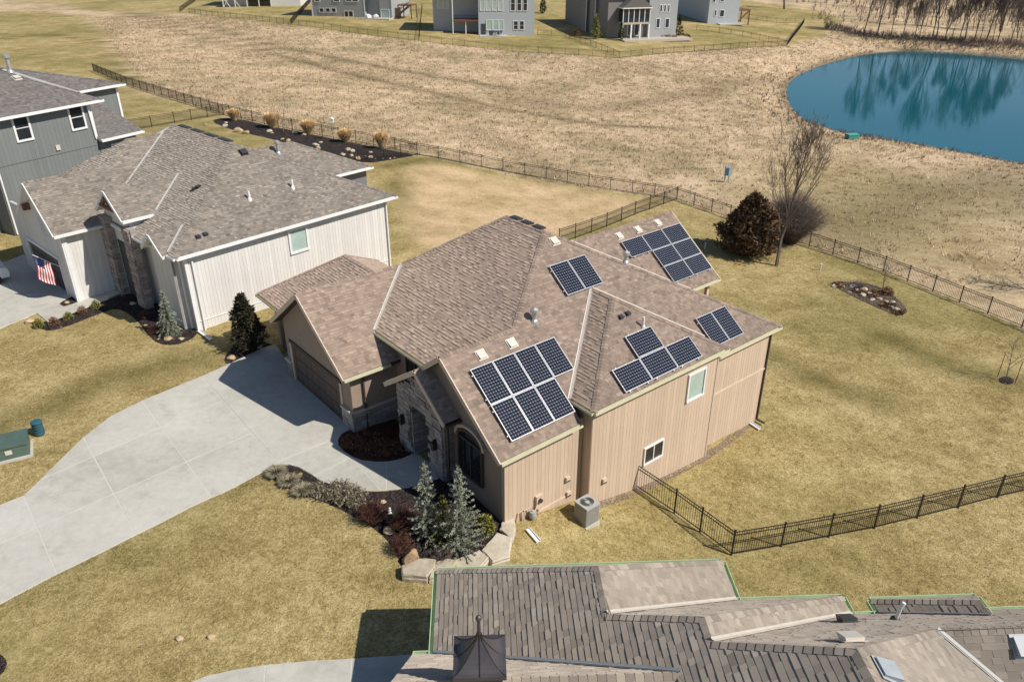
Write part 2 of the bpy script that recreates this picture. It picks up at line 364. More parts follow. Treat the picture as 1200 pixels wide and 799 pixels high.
# house frames
class Frame:
    def __init__(s, O, yaw):
        s.O = Vector(O); s.rz = R(90 - yaw); a = R(yaw)
        s.U = Vector((math.sin(a), math.cos(a), 0)); s.V = Vector((-math.cos(a), math.sin(a), 0))
    def W(s, u, v, z=0): return s.O + s.U * u + s.V * v + Vector((0, 0, z))
    def poly(s, pts): return np.array([tuple(s.W(u, v))[:2] for u, v in pts])
    def local(s, p):
        q = Vector(p) - s.O; return Vector((q.dot(s.U), q.dot(s.V), q.z))
_o = atz(589, 612, 0); MAIN = Frame((_o[0], _o[1], 0), 50.66)
WHITE = Frame((-17.36, 38.77, .6), 43.0)
_o = atz(20, 276, .8); GREY = Frame((_o[0], _o[1], .8), 30.5)
_o = atz(513, 667.5, 3.0); FORE_O = Vector((_o[0], _o[1], 0)); FORE_RZ = R(2.5)
def fore_w(x, y):
    c, s = math.cos(FORE_RZ), math.sin(FORE_RZ); return (FORE_O.x + c * x - s * y, FORE_O.y + s * x + c * y)
FOOT = [MAIN.poly([(0,0),(3.9,0),(3.9,-.45),(11.8,-.45),(11.8,0),(16.5,0),(16.5,5),(18.5,5.5),(18.5,12),(16,15),(5,18),(-.6,18),(-.6,15),(-1.5,15),(-1.5,8.6),(0,8.6)]),
        WHITE.poly([(0,0),(13.6,0),(13.6,6),(17,6.5),(17,16),(-2.9,16),(-2.9,8.8),(0,8.8)]),
        GREY.poly([(0,0),(11,0),(13,4),(13,14),(0,14)]),
        np.array([fore_w(x, y) for x, y in ((.4,-.4),(8.3,-.4),(8.3,-2),(11.4,-2),(17,-2.4),(17,-16),(.4,-16))])]
LAWN = [gpoly([(-900,180),(110,84),(149,100),(208,118),(257,133),(310,146),(378,160),(438,171),(489,182),(793,234),(855,256),(948,289),(1035,318),(1157,367),(1215,391),(1700,560),(1700,1300),(600,1500),(-900,1300),(-900,400)]),
        gpoly([(-900,-10),(60,14),(105,22),(122,35),(131,55),(150,78),(167,96),(149,100),(110,84),(-900,180)]),
        gpoly([(60,2),(105,13),(211,16),(222,16.5),(350,32),(491,49),(723,69),(921,55),(960,44),(988,24),(960,13),(880,2),(700,-25),(60,-25)])]
def lawn_mask(x, y):
    m = np.zeros(np.shape(x), bool)
    for P in LAWN: m |= inside(P, x, y)
    return m
TRACKS = [[(120,8),(165,22),(230,42),(300,59),(400,85),(455,97),(520,112),(600,130),(700,146),(800,152)],
          [(160,14),(300,48),(420,74),(520,92),(600,104)],[(545,150),(610,178),(640,195),(655,215)],[(930,300),(1000,262),(1080,228),(1190,205)],[(600,118),(700,128),(820,108),(900,95)]]
TRACKS = [np.array([tuple(ground(*q))[:2] for q in t]) for t in TRACKS]
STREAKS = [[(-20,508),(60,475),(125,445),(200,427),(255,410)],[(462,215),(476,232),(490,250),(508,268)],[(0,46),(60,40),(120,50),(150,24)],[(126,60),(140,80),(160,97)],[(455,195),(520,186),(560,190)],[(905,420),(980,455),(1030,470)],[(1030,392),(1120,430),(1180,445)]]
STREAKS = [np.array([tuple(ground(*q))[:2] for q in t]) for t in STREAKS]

# ------------------------------------------------------------------ ground sheet
def lines(segs):
    out = [segs[0][0]]
    for a, b, d in segs: n = max(1, int(round((b - a) / d))); out += list(np.linspace(a, b, n + 1)[1:])
    return np.array(out)
gx = lines([(-6000,-1200,1200),(-1200,-400,130),(-400,-130,27),(-130,-45,4.5),(-45,45,.6),(45,120,1.5),(120,220,5),(220,500,28),(500,1300,130),(1300,6000,1200)])
gy = lines([(-4000,-600,700),(-600,-60,90),(-60,6,6),(6,80,.6),(80,190,1.4),(190,290,3.5),(290,500,20),(500,1300,130),(1300,8000,1200)])
X, Y = np.meshgrid(gx, gy); xf, yf = X.ravel(), Y.ravel(); Z = T(xf, yf)
lawnv = lawn_mask(xf, yf).astype(float)
trk = np.zeros(len(xf)); stk = np.zeros(len(xf)); near = (yf < 300) & (yf > 0) & (np.abs(xf) < 200)
for t, w in zip(TRACKS, (1.0, 1.2, 3.0, 5.0, 3.0)): trk[near] = np.maximum(trk[near], np.exp(-(segdist(t, xf[near], yf[near], False) / w) ** 2) * (1. if w < 2 else .55))
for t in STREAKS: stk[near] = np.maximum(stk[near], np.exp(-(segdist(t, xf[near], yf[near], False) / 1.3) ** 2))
lower = np.zeros(len(xf)); near = (yf < 110) & (yf > 0) & (np.abs(xf) < 60)
for P in HARD: lower[near] = np.maximum(lower[near], np.where(inside(P, xf[near], yf[near]) & (segdist(P, xf[near], yf[near]) > .35), .12, 0))
GOLD = [gpoly([(470,195),(500,186),(640,212),(785,236),(660,285),(600,300),(470,300),(455,250)]), gpoly([(1000,300),(900,380),(880,420),(905,470),(960,500),(1010,450),(1040,400)][::-1])]
OLIVE = gpoly([(800,226),(830,185),(900,172),(1000,182),(1100,196),(1230,215),(1330,430),(1157,367),(948,289)])
olive = np.zeros(len(xf)); near = (yf < 140) & (yf > 30) & (xf < 110) & (xf > 0); olive[near] = np.where(inside(OLIVE, xf[near], yf[near]), np.clip(segdist(OLIVE, xf[near], yf[near]) / 9, 0, 1), 0)
gold = np.zeros(len(xf)); near = (yf < 110) & (yf > 20) & (np.abs(xf) < 60)
for P, amt in zip(GOLD, (1.0, .0)): gold[near] = np.maximum(gold[near], amt * np.where(inside(P, xf[near], yf[near]), np.clip(segdist(P, xf[near], yf[near]) / 2.5, 0, 1), 0))
shore = np.zeros(len(xf)); m = (xf > 20) & (xf < 300) & (yf > 60) & (yf < 420); shore[m] = np.exp(-segdist(POND, xf[m], yf[m]) / 2.2)
Vg = np.stack([xf, yf, Z - lower], 1)
nx, ny = len(gx), len(gy); I = np.arange(nx * ny).reshape(ny, nx)
Q = np.stack([I[:-1, :-1], I[:-1, 1:], I[1:, 1:], I[1:, :-1]], -1).reshape(-1, 4)
def grass_color(nt, lawn, track, streak, shore, tint=None, gold=None, olive=None):
    wp = worldpos(nt)
    n1 = noise(nt, wp, .045, 5, .6); n2 = noise(nt, wp, .35, 5, .65); n3 = noise(nt, wp, 2.3, 4, .7); n4 = noise(nt, wp, 8, 3, .7); n5 = noise(nt, wp, 22, 2, .6)
    f = math_(nt, 'ADD', math_(nt, 'ADD', math_(nt, 'MULTIPLY', n2, .30), math_(nt, 'MULTIPLY', n5, .26)), math_(nt, 'ADD', math_(nt, 'MULTIPLY', n3, .22), math_(nt, 'MULTIPLY', n4, .32)))
    if tint is not None: f = math_(nt, 'ADD', f, mapr(nt, tint, 0, 1, -.19, .15))
    lc = ramp(nt, f, [(.41, (.150, .110, .036)), (.53, (.34, .256, .108)), (.65, (.58, .465, .24))])
    gr = ramp(nt, f, [(.41, (.098, .092, .024)), (.65, (.32, .262, .10))])
    lc = mixc(nt, mapr(nt, n1, .42, .60, 0, .75), lc, gr)
    fc = ramp(nt, f, [(.41, (.20, .14, .078)), (.53, (.50, .37, .23)), (.66, (.78, .60, .41))])
    fd = ramp(nt, f, [(.36, (.14, .108, .055)), (.66, (.44, .345, .20))])
    fc = mixc(nt, mapr(nt, noise(nt, wp, .06, 6, .75), .44, .62, 0, .9), fc, fd)
    if olive is not None: fc = mixc(nt, math_(nt, 'MULTIPLY', olive, mapr(nt, n1, .35, .6, .55, 1.)), fc, ramp(nt, f, [(.41, (.11, .088, .036)), (.53, (.29, .226, .108)), (.65, (.50, .40, .22))]))
    if track is not None: fc = mixc(nt, math_(nt, 'MULTIPLY', track, mapr(nt, n2, .35, .6, .45, 1.)), fc, (.125, .098, .05))
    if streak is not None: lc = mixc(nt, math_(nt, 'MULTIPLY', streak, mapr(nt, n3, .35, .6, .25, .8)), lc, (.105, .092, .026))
    if gold is not None: lc = mixc(nt, math_(nt, 'MULTIPLY', gold, mapr(nt, n2, .3, .6, .55, 1.)), lc, ramp(nt, f, [(.36, (.36, .245, .125)), (.66, (.66, .48, .29))]))
    c = mixc(nt, lawn, fc, lc) if lawn is not None else (fc, lc)
    if shore is not None: c = mixc(nt, mapr(nt, shore, .35, .9, 0, .75), c, (.085, .062, .038))
    return c, n3, n4
m, nt, p = newmat('dormant_grass')
c, n3, n4 = grass_color(nt, attr(nt, 'lawn'), attr(nt, 'track'), attr(nt, 'streak'), attr(nt, 'shore'), None, attr(nt, 'gold'), attr(nt, 'olive'))
nt.links.new(c, p.inputs['Base Color']); p.inputs['Roughness'].default_value = 1.0; p.inputs['Specular IOR Level'].default_value = .1
wp = worldpos(nt); hgt = math_(nt, 'ADD', math_(nt, 'MULTIPLY', noise(nt, wp, 14, 4, .8), .5), math_(nt, 'MULTIPLY', noise(nt, wp, 3.5, 4, .7), .8))
nt.links.new(bump(nt, hgt, .8, .10), p.inputs['Normal']); MT['ground'] = m
gme = np_mesh('ground', Vg, Q, MT['ground'])
for nm, arr in (('lawn', lawnv), ('track', trk), ('streak', stk), ('shore', shore), ('gold', gold), ('olive', olive)):
    a = gme.attributes.new(nm, 'FLOAT', 'POINT'); a.data.foreach_set('value', arr.astype(np.float32))
gme.polygons.foreach_set('use_smooth', [True] * len(gme.polygons))
go = tag(addobj('ground', gme), kind='structure')

# pond water
m, nt, p = newmat('pond_water'); wp = worldpos(nt)
nt.links.new(ramp(nt, noise(nt, wp, .03, 3), [(.3, (.002, .085, .118)), (.7, (.003, .102, .135))]), p.inputs['Base Color'])
p.inputs['Roughness'].default_value = .04; p.inputs['IOR'].default_value = 1.33; p.inputs['Specular Tint'].default_value = (.5, .9, 1, 1)
mp = nd(nt, 'ShaderNodeMapping'); mp.inputs['Scale'].default_value = (.25, 1.0, 1); nt.links.new(wp, mp.inputs[0])
nt.links.new(bump(nt, noise(nt, mp.outputs[0], 1.6, 3), .10, .05), p.inputs['Normal']); MT['water'] = m
cx, cy = POND.mean(0)
mb = MB(); mb.poly([((x - cx) * 1.02 + cx, (y - cy) * 1.02 + cy, WATER_Z) for x, y in POND]); wo = mb.build('pond_water', MT['water']); tag(wo, kind='structure')

# ------------------------------------------------------------------ patches draped on the terrain (slabs, beds)
def patch(name, P, mat, zoff=.05, thick=.15, res=.6, rough=0., parent=None, mound=0.):
    P = np.asarray(P, float); n = len(P); pts = []
    for i in range(n):
        a, b = P[i], P[(i + 1) % n]; k = max(1, int(np.hypot(*(b - a)) / res))
        for j in range(k): pts.append(a + (b - a) * j / k)
    nb = len(pts); mn, mx = P.min(0), P.max(0)
    g = np.stack(np.meshgrid(np.arange(mn[0] + res / 2, mx[0], res), np.arange(mn[1] + res / 2, mx[1], res)), -1).reshape(-1, 2)
    if len(g):
        g = g + RNG.uniform(-.25, .25, g.shape) * res
        k = inside(P, g[:, 0], g[:, 1]) & (segdist(P, g[:, 0], g[:, 1]) > res * .45); g = g[k]
    allp = [Vector(q) for q in pts] + [Vector(q) for q in g]
    vs, es, fs, _, _, _ = delaunay_2d_cdt(allp, [(i, (i + 1) % nb) for i in range(nb)], [list(range(nb))], 1, 1e-5)
    xy = np.array([tuple(v) for v in vs]); d = segdist(P, xy[:, 0], xy[:, 1])
    z = T(xy[:, 0], xy[:, 1]) + zoff + mound * np.minimum(d / 1.0, 1.) + rough * RNG.normal(size=len(xy)) * (d > .02)
    mb = MB(); mb.v = [(x, y, q) for (x, y), q in zip(xy, z)]; mb.f = [list(f) for f in fs]; mb.t = [.5] * len(fs); mb.m = [0] * len(fs)
    ec = {}
    for f in fs:
        for a, b in zip(f, list(f[1:]) + [f[0]]): ec[(a, b)] = 1
    for (a, b) in list(ec):
        if (b, a) not in ec:
            A, B = Vector(mb.v[a]), Vector(mb.v[b]); t = Vector((0, 0, thick)); mb.poly([A, A - t, B - t, B])
    return mb.build(name, mat, parent, recalc=False)
def split(poly, a, b):
    """split a pixel polygon by the infinite line a-b"""
    a = np.array(a, float); b = np.array(b, float); nrm = np.array([-(b - a)[1], (b - a)[0]]); out = ([], [])
    n = len(poly)
    for i in range(n):
        p, q = np.array(poly[i], float), np.array(poly[(i + 1) % n], float); dp, dq = (p - a) @ nrm, (q - a) @ nrm
        if dp >= 0: out[0].append(tuple(p))
        if dp <= 0: out[1].append(tuple(p))
        if dp * dq < 0:
            x = p + (q - p) * dp / (dp - dq); out[0].append(tuple(x)); out[1].append(tuple(x))
    return [o for o in out if len(o) >= 3]
def parea(P): P = np.asarray(P, float); Q_ = np.roll(P, -1, 0); return .5 * np.sum(P[:, 0] * Q_[:, 1] - P[:, 1] * Q_[:, 0])
def slabs(root_name, px, joints, limits=None):
    root = empty(root_name); tag(root, kind='structure'); patch('joint_base', ccw(gpoly(px)), MT['joint'], zoff=.028, thick=.15, res=.8, parent=root)
    polys = [px]
    for ji, (a, b) in enumerate(joints):
        nxt = []
        for q in polys:
            c = np.mean(q, 0); ok = True
            if limits and ji in limits: ok = limits[ji](c)
            nxt += [s for s in split(q, a, b) if abs(parea(s)) > 60] if ok else [q]
        polys = nxt
    for q in polys:
        W = gpoly(q)
        if parea(W) < 0: W = W[::-1]
        c = W.mean(0); W = c + (W - c) * (1 - .042 / max(.5, np.sqrt(abs(parea(W)))) * 1.2)
        patch('concrete_slab', W, MT['concrete'], zoff=.035 + random.uniform(-.004, .004), thick=.2, res=.9, parent=root)
    return root
MT['joint'] = plain('joint_sand', (.53, .51, .455), .9, .1)
def ccw(P): return P if parea(P) > 0 else P[::-1]
slabs('driveway', DRIVE_PX, JOINTS, {8: lambda c: c[0] > 320, 9: lambda c: c[0] > 345, 10: lambda c: c[0] > 380, 6: lambda c: c[0] < 345, 7: lambda c: c[0] < 345, 4: lambda c: c[1] < 520})
slabs('foreground_driveway', FORE_DRIVE_PX, FORE_JOINTS)
slabs('white_house_driveway', WHITE_DRIVE_PX, WHITE_JOINTS)
r_ = empty('white_house_walk'); tag(r_, kind='structure')
for q in split(WHITE_WALK_PX, (84,340), (100,380)) : patch('concrete_slab', ccw(gpoly(q)), MT['concrete'], .04, .2, .7, parent=r_)
patch('concrete_slab', ccw(WW2), MT['concrete'], .09, .2, .7, parent=r_)
BED_INFO = dict(front=('mulch_bed', 'long mulch bed curving along the front walk with two spruces', 'mulch'), entry=('mulch_bed', 'rust red planted bed tucked beside the stone entry arch', 'mulch_red'),
  whitefront=('mulch_bed', 'dark mulch bed along the front of the white house', 'mulch'), whiteside=('mulch_bed', 'narrow mulch strip beside the white garage wall', 'mulch'),
  whiteback=('mulch_bed', 'long dark mulch bed with tan grasses along the back fence', 'mulch'), backyard=('mulch_bed', 'triangular rock strewn mulch bed in the backyard lawn', 'mulch_brown'),
  juniper=('mulch_bed', 'shaded mulch bed under the dark juniper between the houses', 'mulch'), leftring=('mulch_ring', 'dark mulch ring in the front lawn near the driveway', 'mulch'), sapling=('mulch_ring', 'small mulch ring around the staked sapling', 'mulch'))
for k, (nm, lb, mt) in BED_INFO.items():
    o = patch(nm, ccw(BEDS[k]), MT[mt], .02, .12, .22 if k not in ('whiteback',) else .35, .022, mound=.07); tag(o, lb, 'mulch bed')

# ------------------------------------------------------------------ grass blades (countless: stuff)
def excluded(x, y):
    m = np.zeros(len(x), bool)
    for P in HARD + list(BEDS.values()) + FOOT: m |= inside(P, x, y)
    m |= inside(POND, x, y) if (y > 80).any() else False
    return m
def blades(name, label, n, box, nb, hgt, wid, spread, lawn, dens=None):
    x = RNG.uniform(box[0], box[1], n); y = RNG.uniform(box[2], box[3], n)
    vis = np.abs(x) < (y + 12) * .80 + 8; x, y = x[vis], y[vis]
    k = (lawn_mask(x, y) == lawn) & ~excluded(x, y)
    if not lawn: k &= (segdist(POND, x, y) > .4) & ~(inside(OLIVE, x, y) & (RNG.random(len(x)) < .45))
    else: k &= ~inside(GOLD[0], x, y) | (RNG.random(len(x)) < .3)
    x, y = x[k], y[k]; z = T(x, y); N = len(x)
    s = RNG.uniform(.6, 1.35, N)
    bx = np.repeat(x, nb) + RNG.normal(size=N * nb) * spread; by = np.repeat(y, nb) + RNG.normal(size=N * nb) * spread; bz = np.repeat(z, nb) - .01
    S = np.repeat(s, nb); az = RNG.uniform(0, 2 * np.pi, N * nb); ln = RNG.uniform(.3, 1.1, N * nb)
    h = hgt * S * RNG.uniform(.6, 1.2, N * nb); w = wid * S
    dx, dy = np.cos(az), np.sin(az)
    A = np.stack([bx - dy * w / 2, by + dx * w / 2, bz], 1); B = np.stack([bx + dy * w / 2, by - dx * w / 2, bz], 1); C = np.stack([bx + dx * h * ln, by + dy * h * ln, bz + h], 1)
    V = np.stack([A, B, C], 1).reshape(-1, 3); F = np.arange(len(V)).reshape(-1, 3)
    t = np.clip(np.repeat(RNG.uniform(0, 1, N), nb) + RNG.normal(size=N * nb) * .2, 0, 1)
    m, nt, p = newmat(name); c, _, _ = grass_color(nt, None, None, None, None, attr(nt, 'tint'))
    nt.links.new(c[1] if lawn else c[0], p.inputs['Base Color']); p.inputs['Roughness'].default_value = .9; p.inputs['Specular IOR Level'].default_value = .15
    o = addobj(name, np_mesh(name, V, F, m, t)); tag(o, label, 'grass', kind='stuff')
blades('lawn_grass', 'short dormant golden lawn grass around the houses', 240000, (-48, 48, 12, 78), 4, .050, .022, .05, True)
blades('field_grass', 'tall dry tan grass of the open field', 120000, (-110, 130, 55, 210), 5, .26, .06, .16, False)

# dirt strip along the side wall
_A = [MAIN.W(4.2,-.5), MAIN.W(11.8,-.5), MAIN.W(16.5,-.02), MAIN.W(16.5,-.3), MAIN.W(11.9,-.85), MAIN.W(4.2,-.95)]
o = patch('dirt_strip', ccw(np.array([(q.x, q.y) for q in _A])), MT['dirt'], .012, .1, .2, .01); tag(o, 'bare dirt strip along the foot of the tan side wall', 'dirt')
# ------------------------------------------------------------------ building helpers
def pnorm(P):
    P = [Vector(q) for q in P]; n = Vector((0, 0, 0))
    for i in range(len(P)):
        a, b = P[i], P[(i + 1) % len(P)]; n += Vector(((a.y - b.y) * (a.z + b.z), (a.z - b.z) * (a.x + b.x), (a.x - b.x) * (a.y + b.y)))
    n.normalize(); return n if n.z >= 0 else -n
def scan(P2, t):
    """crossings of polygon with line axis1 = t, sorted along axis0"""
    xs = []
    for (x0, y0), (x1, y1) in zip(P2, np.roll(P2, -1, 0)):
        if (y0 > t) != (y1 > t): xs.append(x0 + (x1 - x0) * (t - y0) / (y1 - y0))
    return sorted(xs)
def intervals(P2, t0, t1):
    e = (t1 - t0) * .02; a, b, m = scan(P2, t0 + e), scan(P2, t1 - e), scan(P2, (t0 + t1) / 2)
    if len(a) != len(m): a = m
    if len(b) != len(m): b = m
    return [(a[i], a[i + 1], b[i], b[i + 1]) for i in range(0, len(m) - 1, 2)]
def shingle_arrays(P, exp=.142, wmin=.12, wmax=.30, thick=(.010, .027), rng=RNG, tsd=.16):
    n = pnorm(P); up = Vector((-n.x * n.z, -n.y * n.z, n.x * n.x + n.y * n.y)).normalized(); a = up.cross(n).normalized()
    o = Vector(P[0]); P2 = np.array([((Vector(q) - o).dot(a), (Vector(q) - o).dot(up)) for q in P])
    smin, smax = P2[:, 1].min(), P2[:, 1].max(); rows = int((smax - smin) / exp) + 1
    A0b = []; A1b = []; A0t = []; A1t = []; S0 = []; S1 = []; full = []
    for r in range(rows):
        s0 = smin + r * exp; s1 = min(s0 + exp, smax)
        if s1 - s0 < .02: continue
        for (b0, b1, t0, t1) in intervals(P2, s0, s1):
            L = max(b1 - b0, t1 - t0)
            if L < .03: continue
            lo_, hi_ = min(b0, t0), max(b1, t1); ws = rng.uniform(wmin, wmax, int(L / wmin) + 12); c = lo_ + np.cumsum(ws); c = c[c < hi_ - wmin * .5]; c = np.concatenate([[lo_], c, [hi_]])
            q0, q1 = c[:-1], c[1:]; x0_, x1_ = np.clip(q0, b0, b1), np.clip(q1, b0, b1); y0_, y1_ = np.clip(q0, t0, t1), np.clip(q1, t0, t1)
            A0b.append(x0_); A1b.append(x1_); A0t.append(y0_); A1t.append(y1_)
            k = len(q0); S0.append(np.full(k, s0)); S1.append(np.full(k, s1)); full.append((np.abs(x0_ - y0_) < 1e-6) & (np.abs(x1_ - y1_) < 1e-6))
    A0b, A1b, A0t, A1t, S0, S1, full = map(np.concatenate, (A0b, A1b, A0t, A1t, S0, S1, full)); N = len(S0)
    hi = rng.random(N) < .5; tb = np.where(hi, thick[1], thick[0]) * rng.uniform(.85, 1.15, N); tint = np.clip(rng.normal(.5, tsd, N) + np.where(hi, .06, -.06), 0, 1)
    lo = .0; av, uv_, nv, ov = (np.array(q) for q in (a, up, n, o))
    def pt(x, s, l): return ov + x[:, None] * av + s[:, None] * uv_ + np.broadcast_to(l, (N,))[:, None] * nv
    V = np.stack([pt(A0b, S0, tb), pt(A1b, S0, tb), pt(A1t, S1, .004), pt(A0t, S1, .004), pt(A0b, S0, lo), pt(A1b, S0, lo), pt(A1t, S1, lo), pt(A0t, S1, lo)], 1)
    return V, tint, full, (a, up, n, tb, A0b, A1b, S0)
_QT = np.array([[0, 1, 2, 3], [4, 5, 1, 0], [4, 0, 3, 7], [1, 5, 6, 2]])
def shingles(parent, planes, mat, name='shingles', **kw):
    Vs, Ts = [], []
    for P in planes:
        V, t, _, _ = shingle_arrays(P, **kw); Vs.append(V); Ts.append(t)
    V = np.concatenate(Vs); t = np.concatenate(Ts); N = len(V)
    Qd = (np.arange(N)[:, None, None] * 8 + _QT[None]).reshape(-1, 4)
    o = addobj(name, np_mesh(name, V.reshape(-1, 3), Qd, mat, np.repeat(t, 4)), parent); tag(o, kind='stuff'); return o
def roof_deck(parent, planes, mat, thick=.17, name='roof', drop=.006):
    mb = MB()
    for P in planes: mb.prism([Vector(q) - Vector((0, 0, drop + thick)) for q in P], (0, 0, thick))
    return mb.build(name, mat, parent, recalc=True)
def caps(mb, p, q, n1, n2, w=.15, exp=.15, lift=.03, rng=random):
    """overlapping folded cap shingles from p (low) to q (high)"""
    p, q = Vector(p), Vector(q); t = (q - p); L = t.length; t.normalize(); k = max(1, int(L / exp))
    ds = []
    for n in (n1, n2):
        d = n.cross(t); d.normalize()
        ds.append(d)
    mid = (n1 + n2).normalized()
    for i, d in enumerate(ds):
        other = (n2, n1)[i]
        if d.dot(other) > 0: ds[i] = -d
        # a cap leg must run downhill away from the other plane (towards lower z)
        if ds[i].z > 0 and abs(ds[i].z) > .02: ds[i] = -ds[i]
    if ds[0].dot(ds[1]) > .9: ds[1] = -ds[1]
    out = []
    for i in range(k):
        a = p + t * (L * i / k); b = p + t * (L * (i + 1) / k + .03); ti = rng.uniform(.15, .8)
        for d in ds:
            A, B = a + mid * lift, b + mid * (lift * .45); out.append(([A, A + d * w, B + d * w, B], ti)); out.append(([A - mid * .02, A + d * w - mid * .02, A + d * w, A], ti))
    for pts, ti in out: mb.poly(pts, ti)
    return out
def ridge_part(parent, lines_, mat, name='ridge_cap', **kw):
    mb = MB()
    for p, q, P1, P2 in lines_: caps(mb, p, q, pnorm(P1), pnorm(P2), **kw)
    return mb.build(name, mat, parent, tint=True)
def valley_part(parent, p, q, P1, P2, mat, w=.09, lift=.03, rib=True):
    p, q = Vector(p), Vector(q); t = (q - p).normalized(); mb = MB(); n1, n2 = pnorm(P1), pnorm(P2); mid = (n1 + n2).normalized()
    for n in (n1, n2):
        d = n.cross(t).normalized()
        if d.z < 0: d = -d
        A, B = p + mid * lift, q + mid * lift; mb.poly([A, A + d * w, B + d * w, B])
    if rib: mb.beam(p + mid * (lift + .012), q + mid * (lift + .012), .03, .03, mid)
    return mb.build('valley_flashing', mat, parent)
def gutter(parent, p, q, out, mat, w=.12, h=.11, drop=.02, name='gutter'):
    p, q, out = Vector(p), Vector(q), Vector(out).normalized(); mb = MB(); z = Vector((0, 0, 1)); b = -z * drop
    A, B = p + b, q + b; wv = out * w; th = .012
    mb.beam(A - z * h + wv * .5, B - z * h + wv * .5, w, th); mb.beam(A - z * h * .5 + wv, B - z * h * .5 + wv, th * 1.5, h); mb.beam(A - z * h * .5 + out * .006, B - z * h * .5 + out * .006, th, h)
    t = (B - A).normalized()
    for E, s in ((A, -1), (B, 1)): mb.beam(E - z * h * .5 + out * .0, E - z * h * .5 + wv, th, h)
    return mb.build(name, mat, parent)
def boards(parent, P, out, mat, bw=.203, gap=.009, th=.009, name='siding'):
    out = Vector(out).normalized(); zv = Vector((0, 0, 1)); rt = zv.cross(out).normalized(); o = Vector(P[0])
    P2 = np.array([((Vector(q) - o).dot(zv), (Vector(q) - o).dot(rt)) for q in P]); mn, mx = P2[:, 1].min(), P2[:, 1].max(); mb = MB()
    k = int(math.ceil((mx - mn) / bw))
    for i in range(k):
        t0 = mn + i * bw + gap / 2; t1 = min(mn + (i + 1) * bw - gap / 2, mx)
        if t1 - t0 < .02: continue
        tn = random.random()
        for (b0, b1, c0, c1) in intervals(P2, t0, t1):
            q = [o + rt * t0 + zv * b0, o + rt * t1 + zv * c0, o + rt * t1 + zv * c1, o + rt * t0 + zv * b1]; f = [v + out * th for v in q]
            mb.poly(f, tn); mb.poly([q[0], f[0], f[3], q[3]], tn); mb.poly([f[1], q[1], q[2], f[2]], tn)
    r = mb.build(name, mat, parent, tint=True); tag(r, kind='stuff'); return r
def wall(parent, P, out, mat, brd=True, thick=.16, name='wall', bw=.203):
    out = Vector(out).normalized(); mb = MB(); mb.prism([Vector(q) - out * thick for q in P], out * (thick - .002)); w = mb.build(name, mat, parent, recalc=True)
    if brd: boards(w, P, out, mat, bw)
    return w
def window(parent, c, out, w, h, fmat, gmat, div=(1, 1), fw=.09, depth=.07, name='window', head=None):
    """framed window: c is the centre of the opening on the wall face"""
    out = Vector(out).normalized(); z = Vector((0, 0, 1)); rt = z.cross(out).normalized(); c = Vector(c); mb = MB()
    M = Matrix.Translation(c) @ Matrix((rt, out, z)).transposed().to_4x4()
    mb.box(-w/2 - fw, w/2 + fw, -.01, depth, h/2, h/2 + fw, M=M); mb.box(-w/2 - fw, w/2 + fw, -.01, depth + .02, -h/2 - fw, -h/2, M=M)
    mb.box(-w/2 - fw, -w/2, -.01, depth, -h/2, h/2, M=M); mb.box(w/2, w/2 + fw, -.01, depth, -h/2, h/2, M=M)
    nx_, nz_ = div
    for i in range(1, nx_): x = -w/2 + w * i / nx_; mb.box(x - .025, x + .025, -.01, depth - .015, -h/2, h/2, M=M)
    for i in range(1, nz_): zz = -h/2 + h * i / nz_; mb.box(-w/2, w/2, -.01, depth - .013, zz - .025, zz + .025, M=M)
    f = mb.build(name, fmat, parent, recalc=True)
    for i in range(nx_):
        for j in range(nz_):
            g = MB(); x0 = -w/2 + w * i / nx_; x1 = -w/2 + w * (i + 1) / nx_; z0 = -h/2 + h * j / nz_; z1 = -h/2 + h * (j + 1) / nz_
            g.box(x0, x1, .004, .022, z0, z1, M=M); g.build('pane', gmat, f)
    return f
def onplane(F, px, py, P, lift=0.):
    """photo pixel -> local point on a roof or wall plane of a house frame"""
    n = pnorm(P) if not isinstance(P, tuple) else P[1]; p0 = Vector(P[0]) + n * lift
    o = F.local((0, 0, CAM_H)); d = ray(px, py); d = Vector((Vector(d).dot(F.U), Vector(d).dot(F.V), d[2]))
    t = (p0 - o).dot(n) / d.dot(n); return o + d * t
def box_vent(parent_frame, loc, n, mat, label, group, w=.36, h=.13):
    """low slant-back roof vent"""
    up = Vector((-n.x * n.z, -n.y * n.z, n.x * n.x + n.y * n.y)).normalized(); a = up.cross(n).normalized()
    t = empty('roof_vent', loc, 0, label, 'roof vent', group); t.parent = None
    mb = MB(); M = Matrix((a, up, n)).transposed().to_4x4()
    mb.box(-w * .62, w * .62, -w * .62, w * .62, .028, .04, M=M); fl = mb.build('flange', mat, t, recalc=True)
    mb = MB(); c = [Vector(q) for q in ((-w/2,-w/2,h),(w/2,-w/2,h),(w/2,w/2,h*.55),(-w/2,w/2,h*.55))]; b = [Vector((q.x * .92, q.y * .92, .04)) for q in c]
    c = [M @ q for q in c]; b = [M @ q for q in b]; mb.poly(c)
    for i in range(4): mb.poly([b[i], b[(i + 1) % 4], c[(i + 1) % 4], c[i]])
    mb.build('hood', mat, t, recalc=True); return t
def pipe_vent(loc, mat, label, group, h=.55, r=.06, cap=False):
    t = empty('vent_pipe', loc, 0, label, 'vent pipe', group); mb = MB(); mb.tube([(0, 0, -.1), (0, 0, h)], r, 12); mb.build('pipe', mat, t, smooth=False)
    mb = MB(); mb.tube([(0, 0, -.08), (0, 0, .06), (0, 0, .14)], [r * 2.0, r * 1.7, r * 1.1], 12); mb.build('boot', mat, t)
    if cap:
        mb = MB(); mb.tube([(0, 0, h - .12), (0, 0, h + .02), (0, 0, h + .1)], [r * 1.9, r * 1.9, r * .5], 12); mb.build('cap', mat, t)
    return t

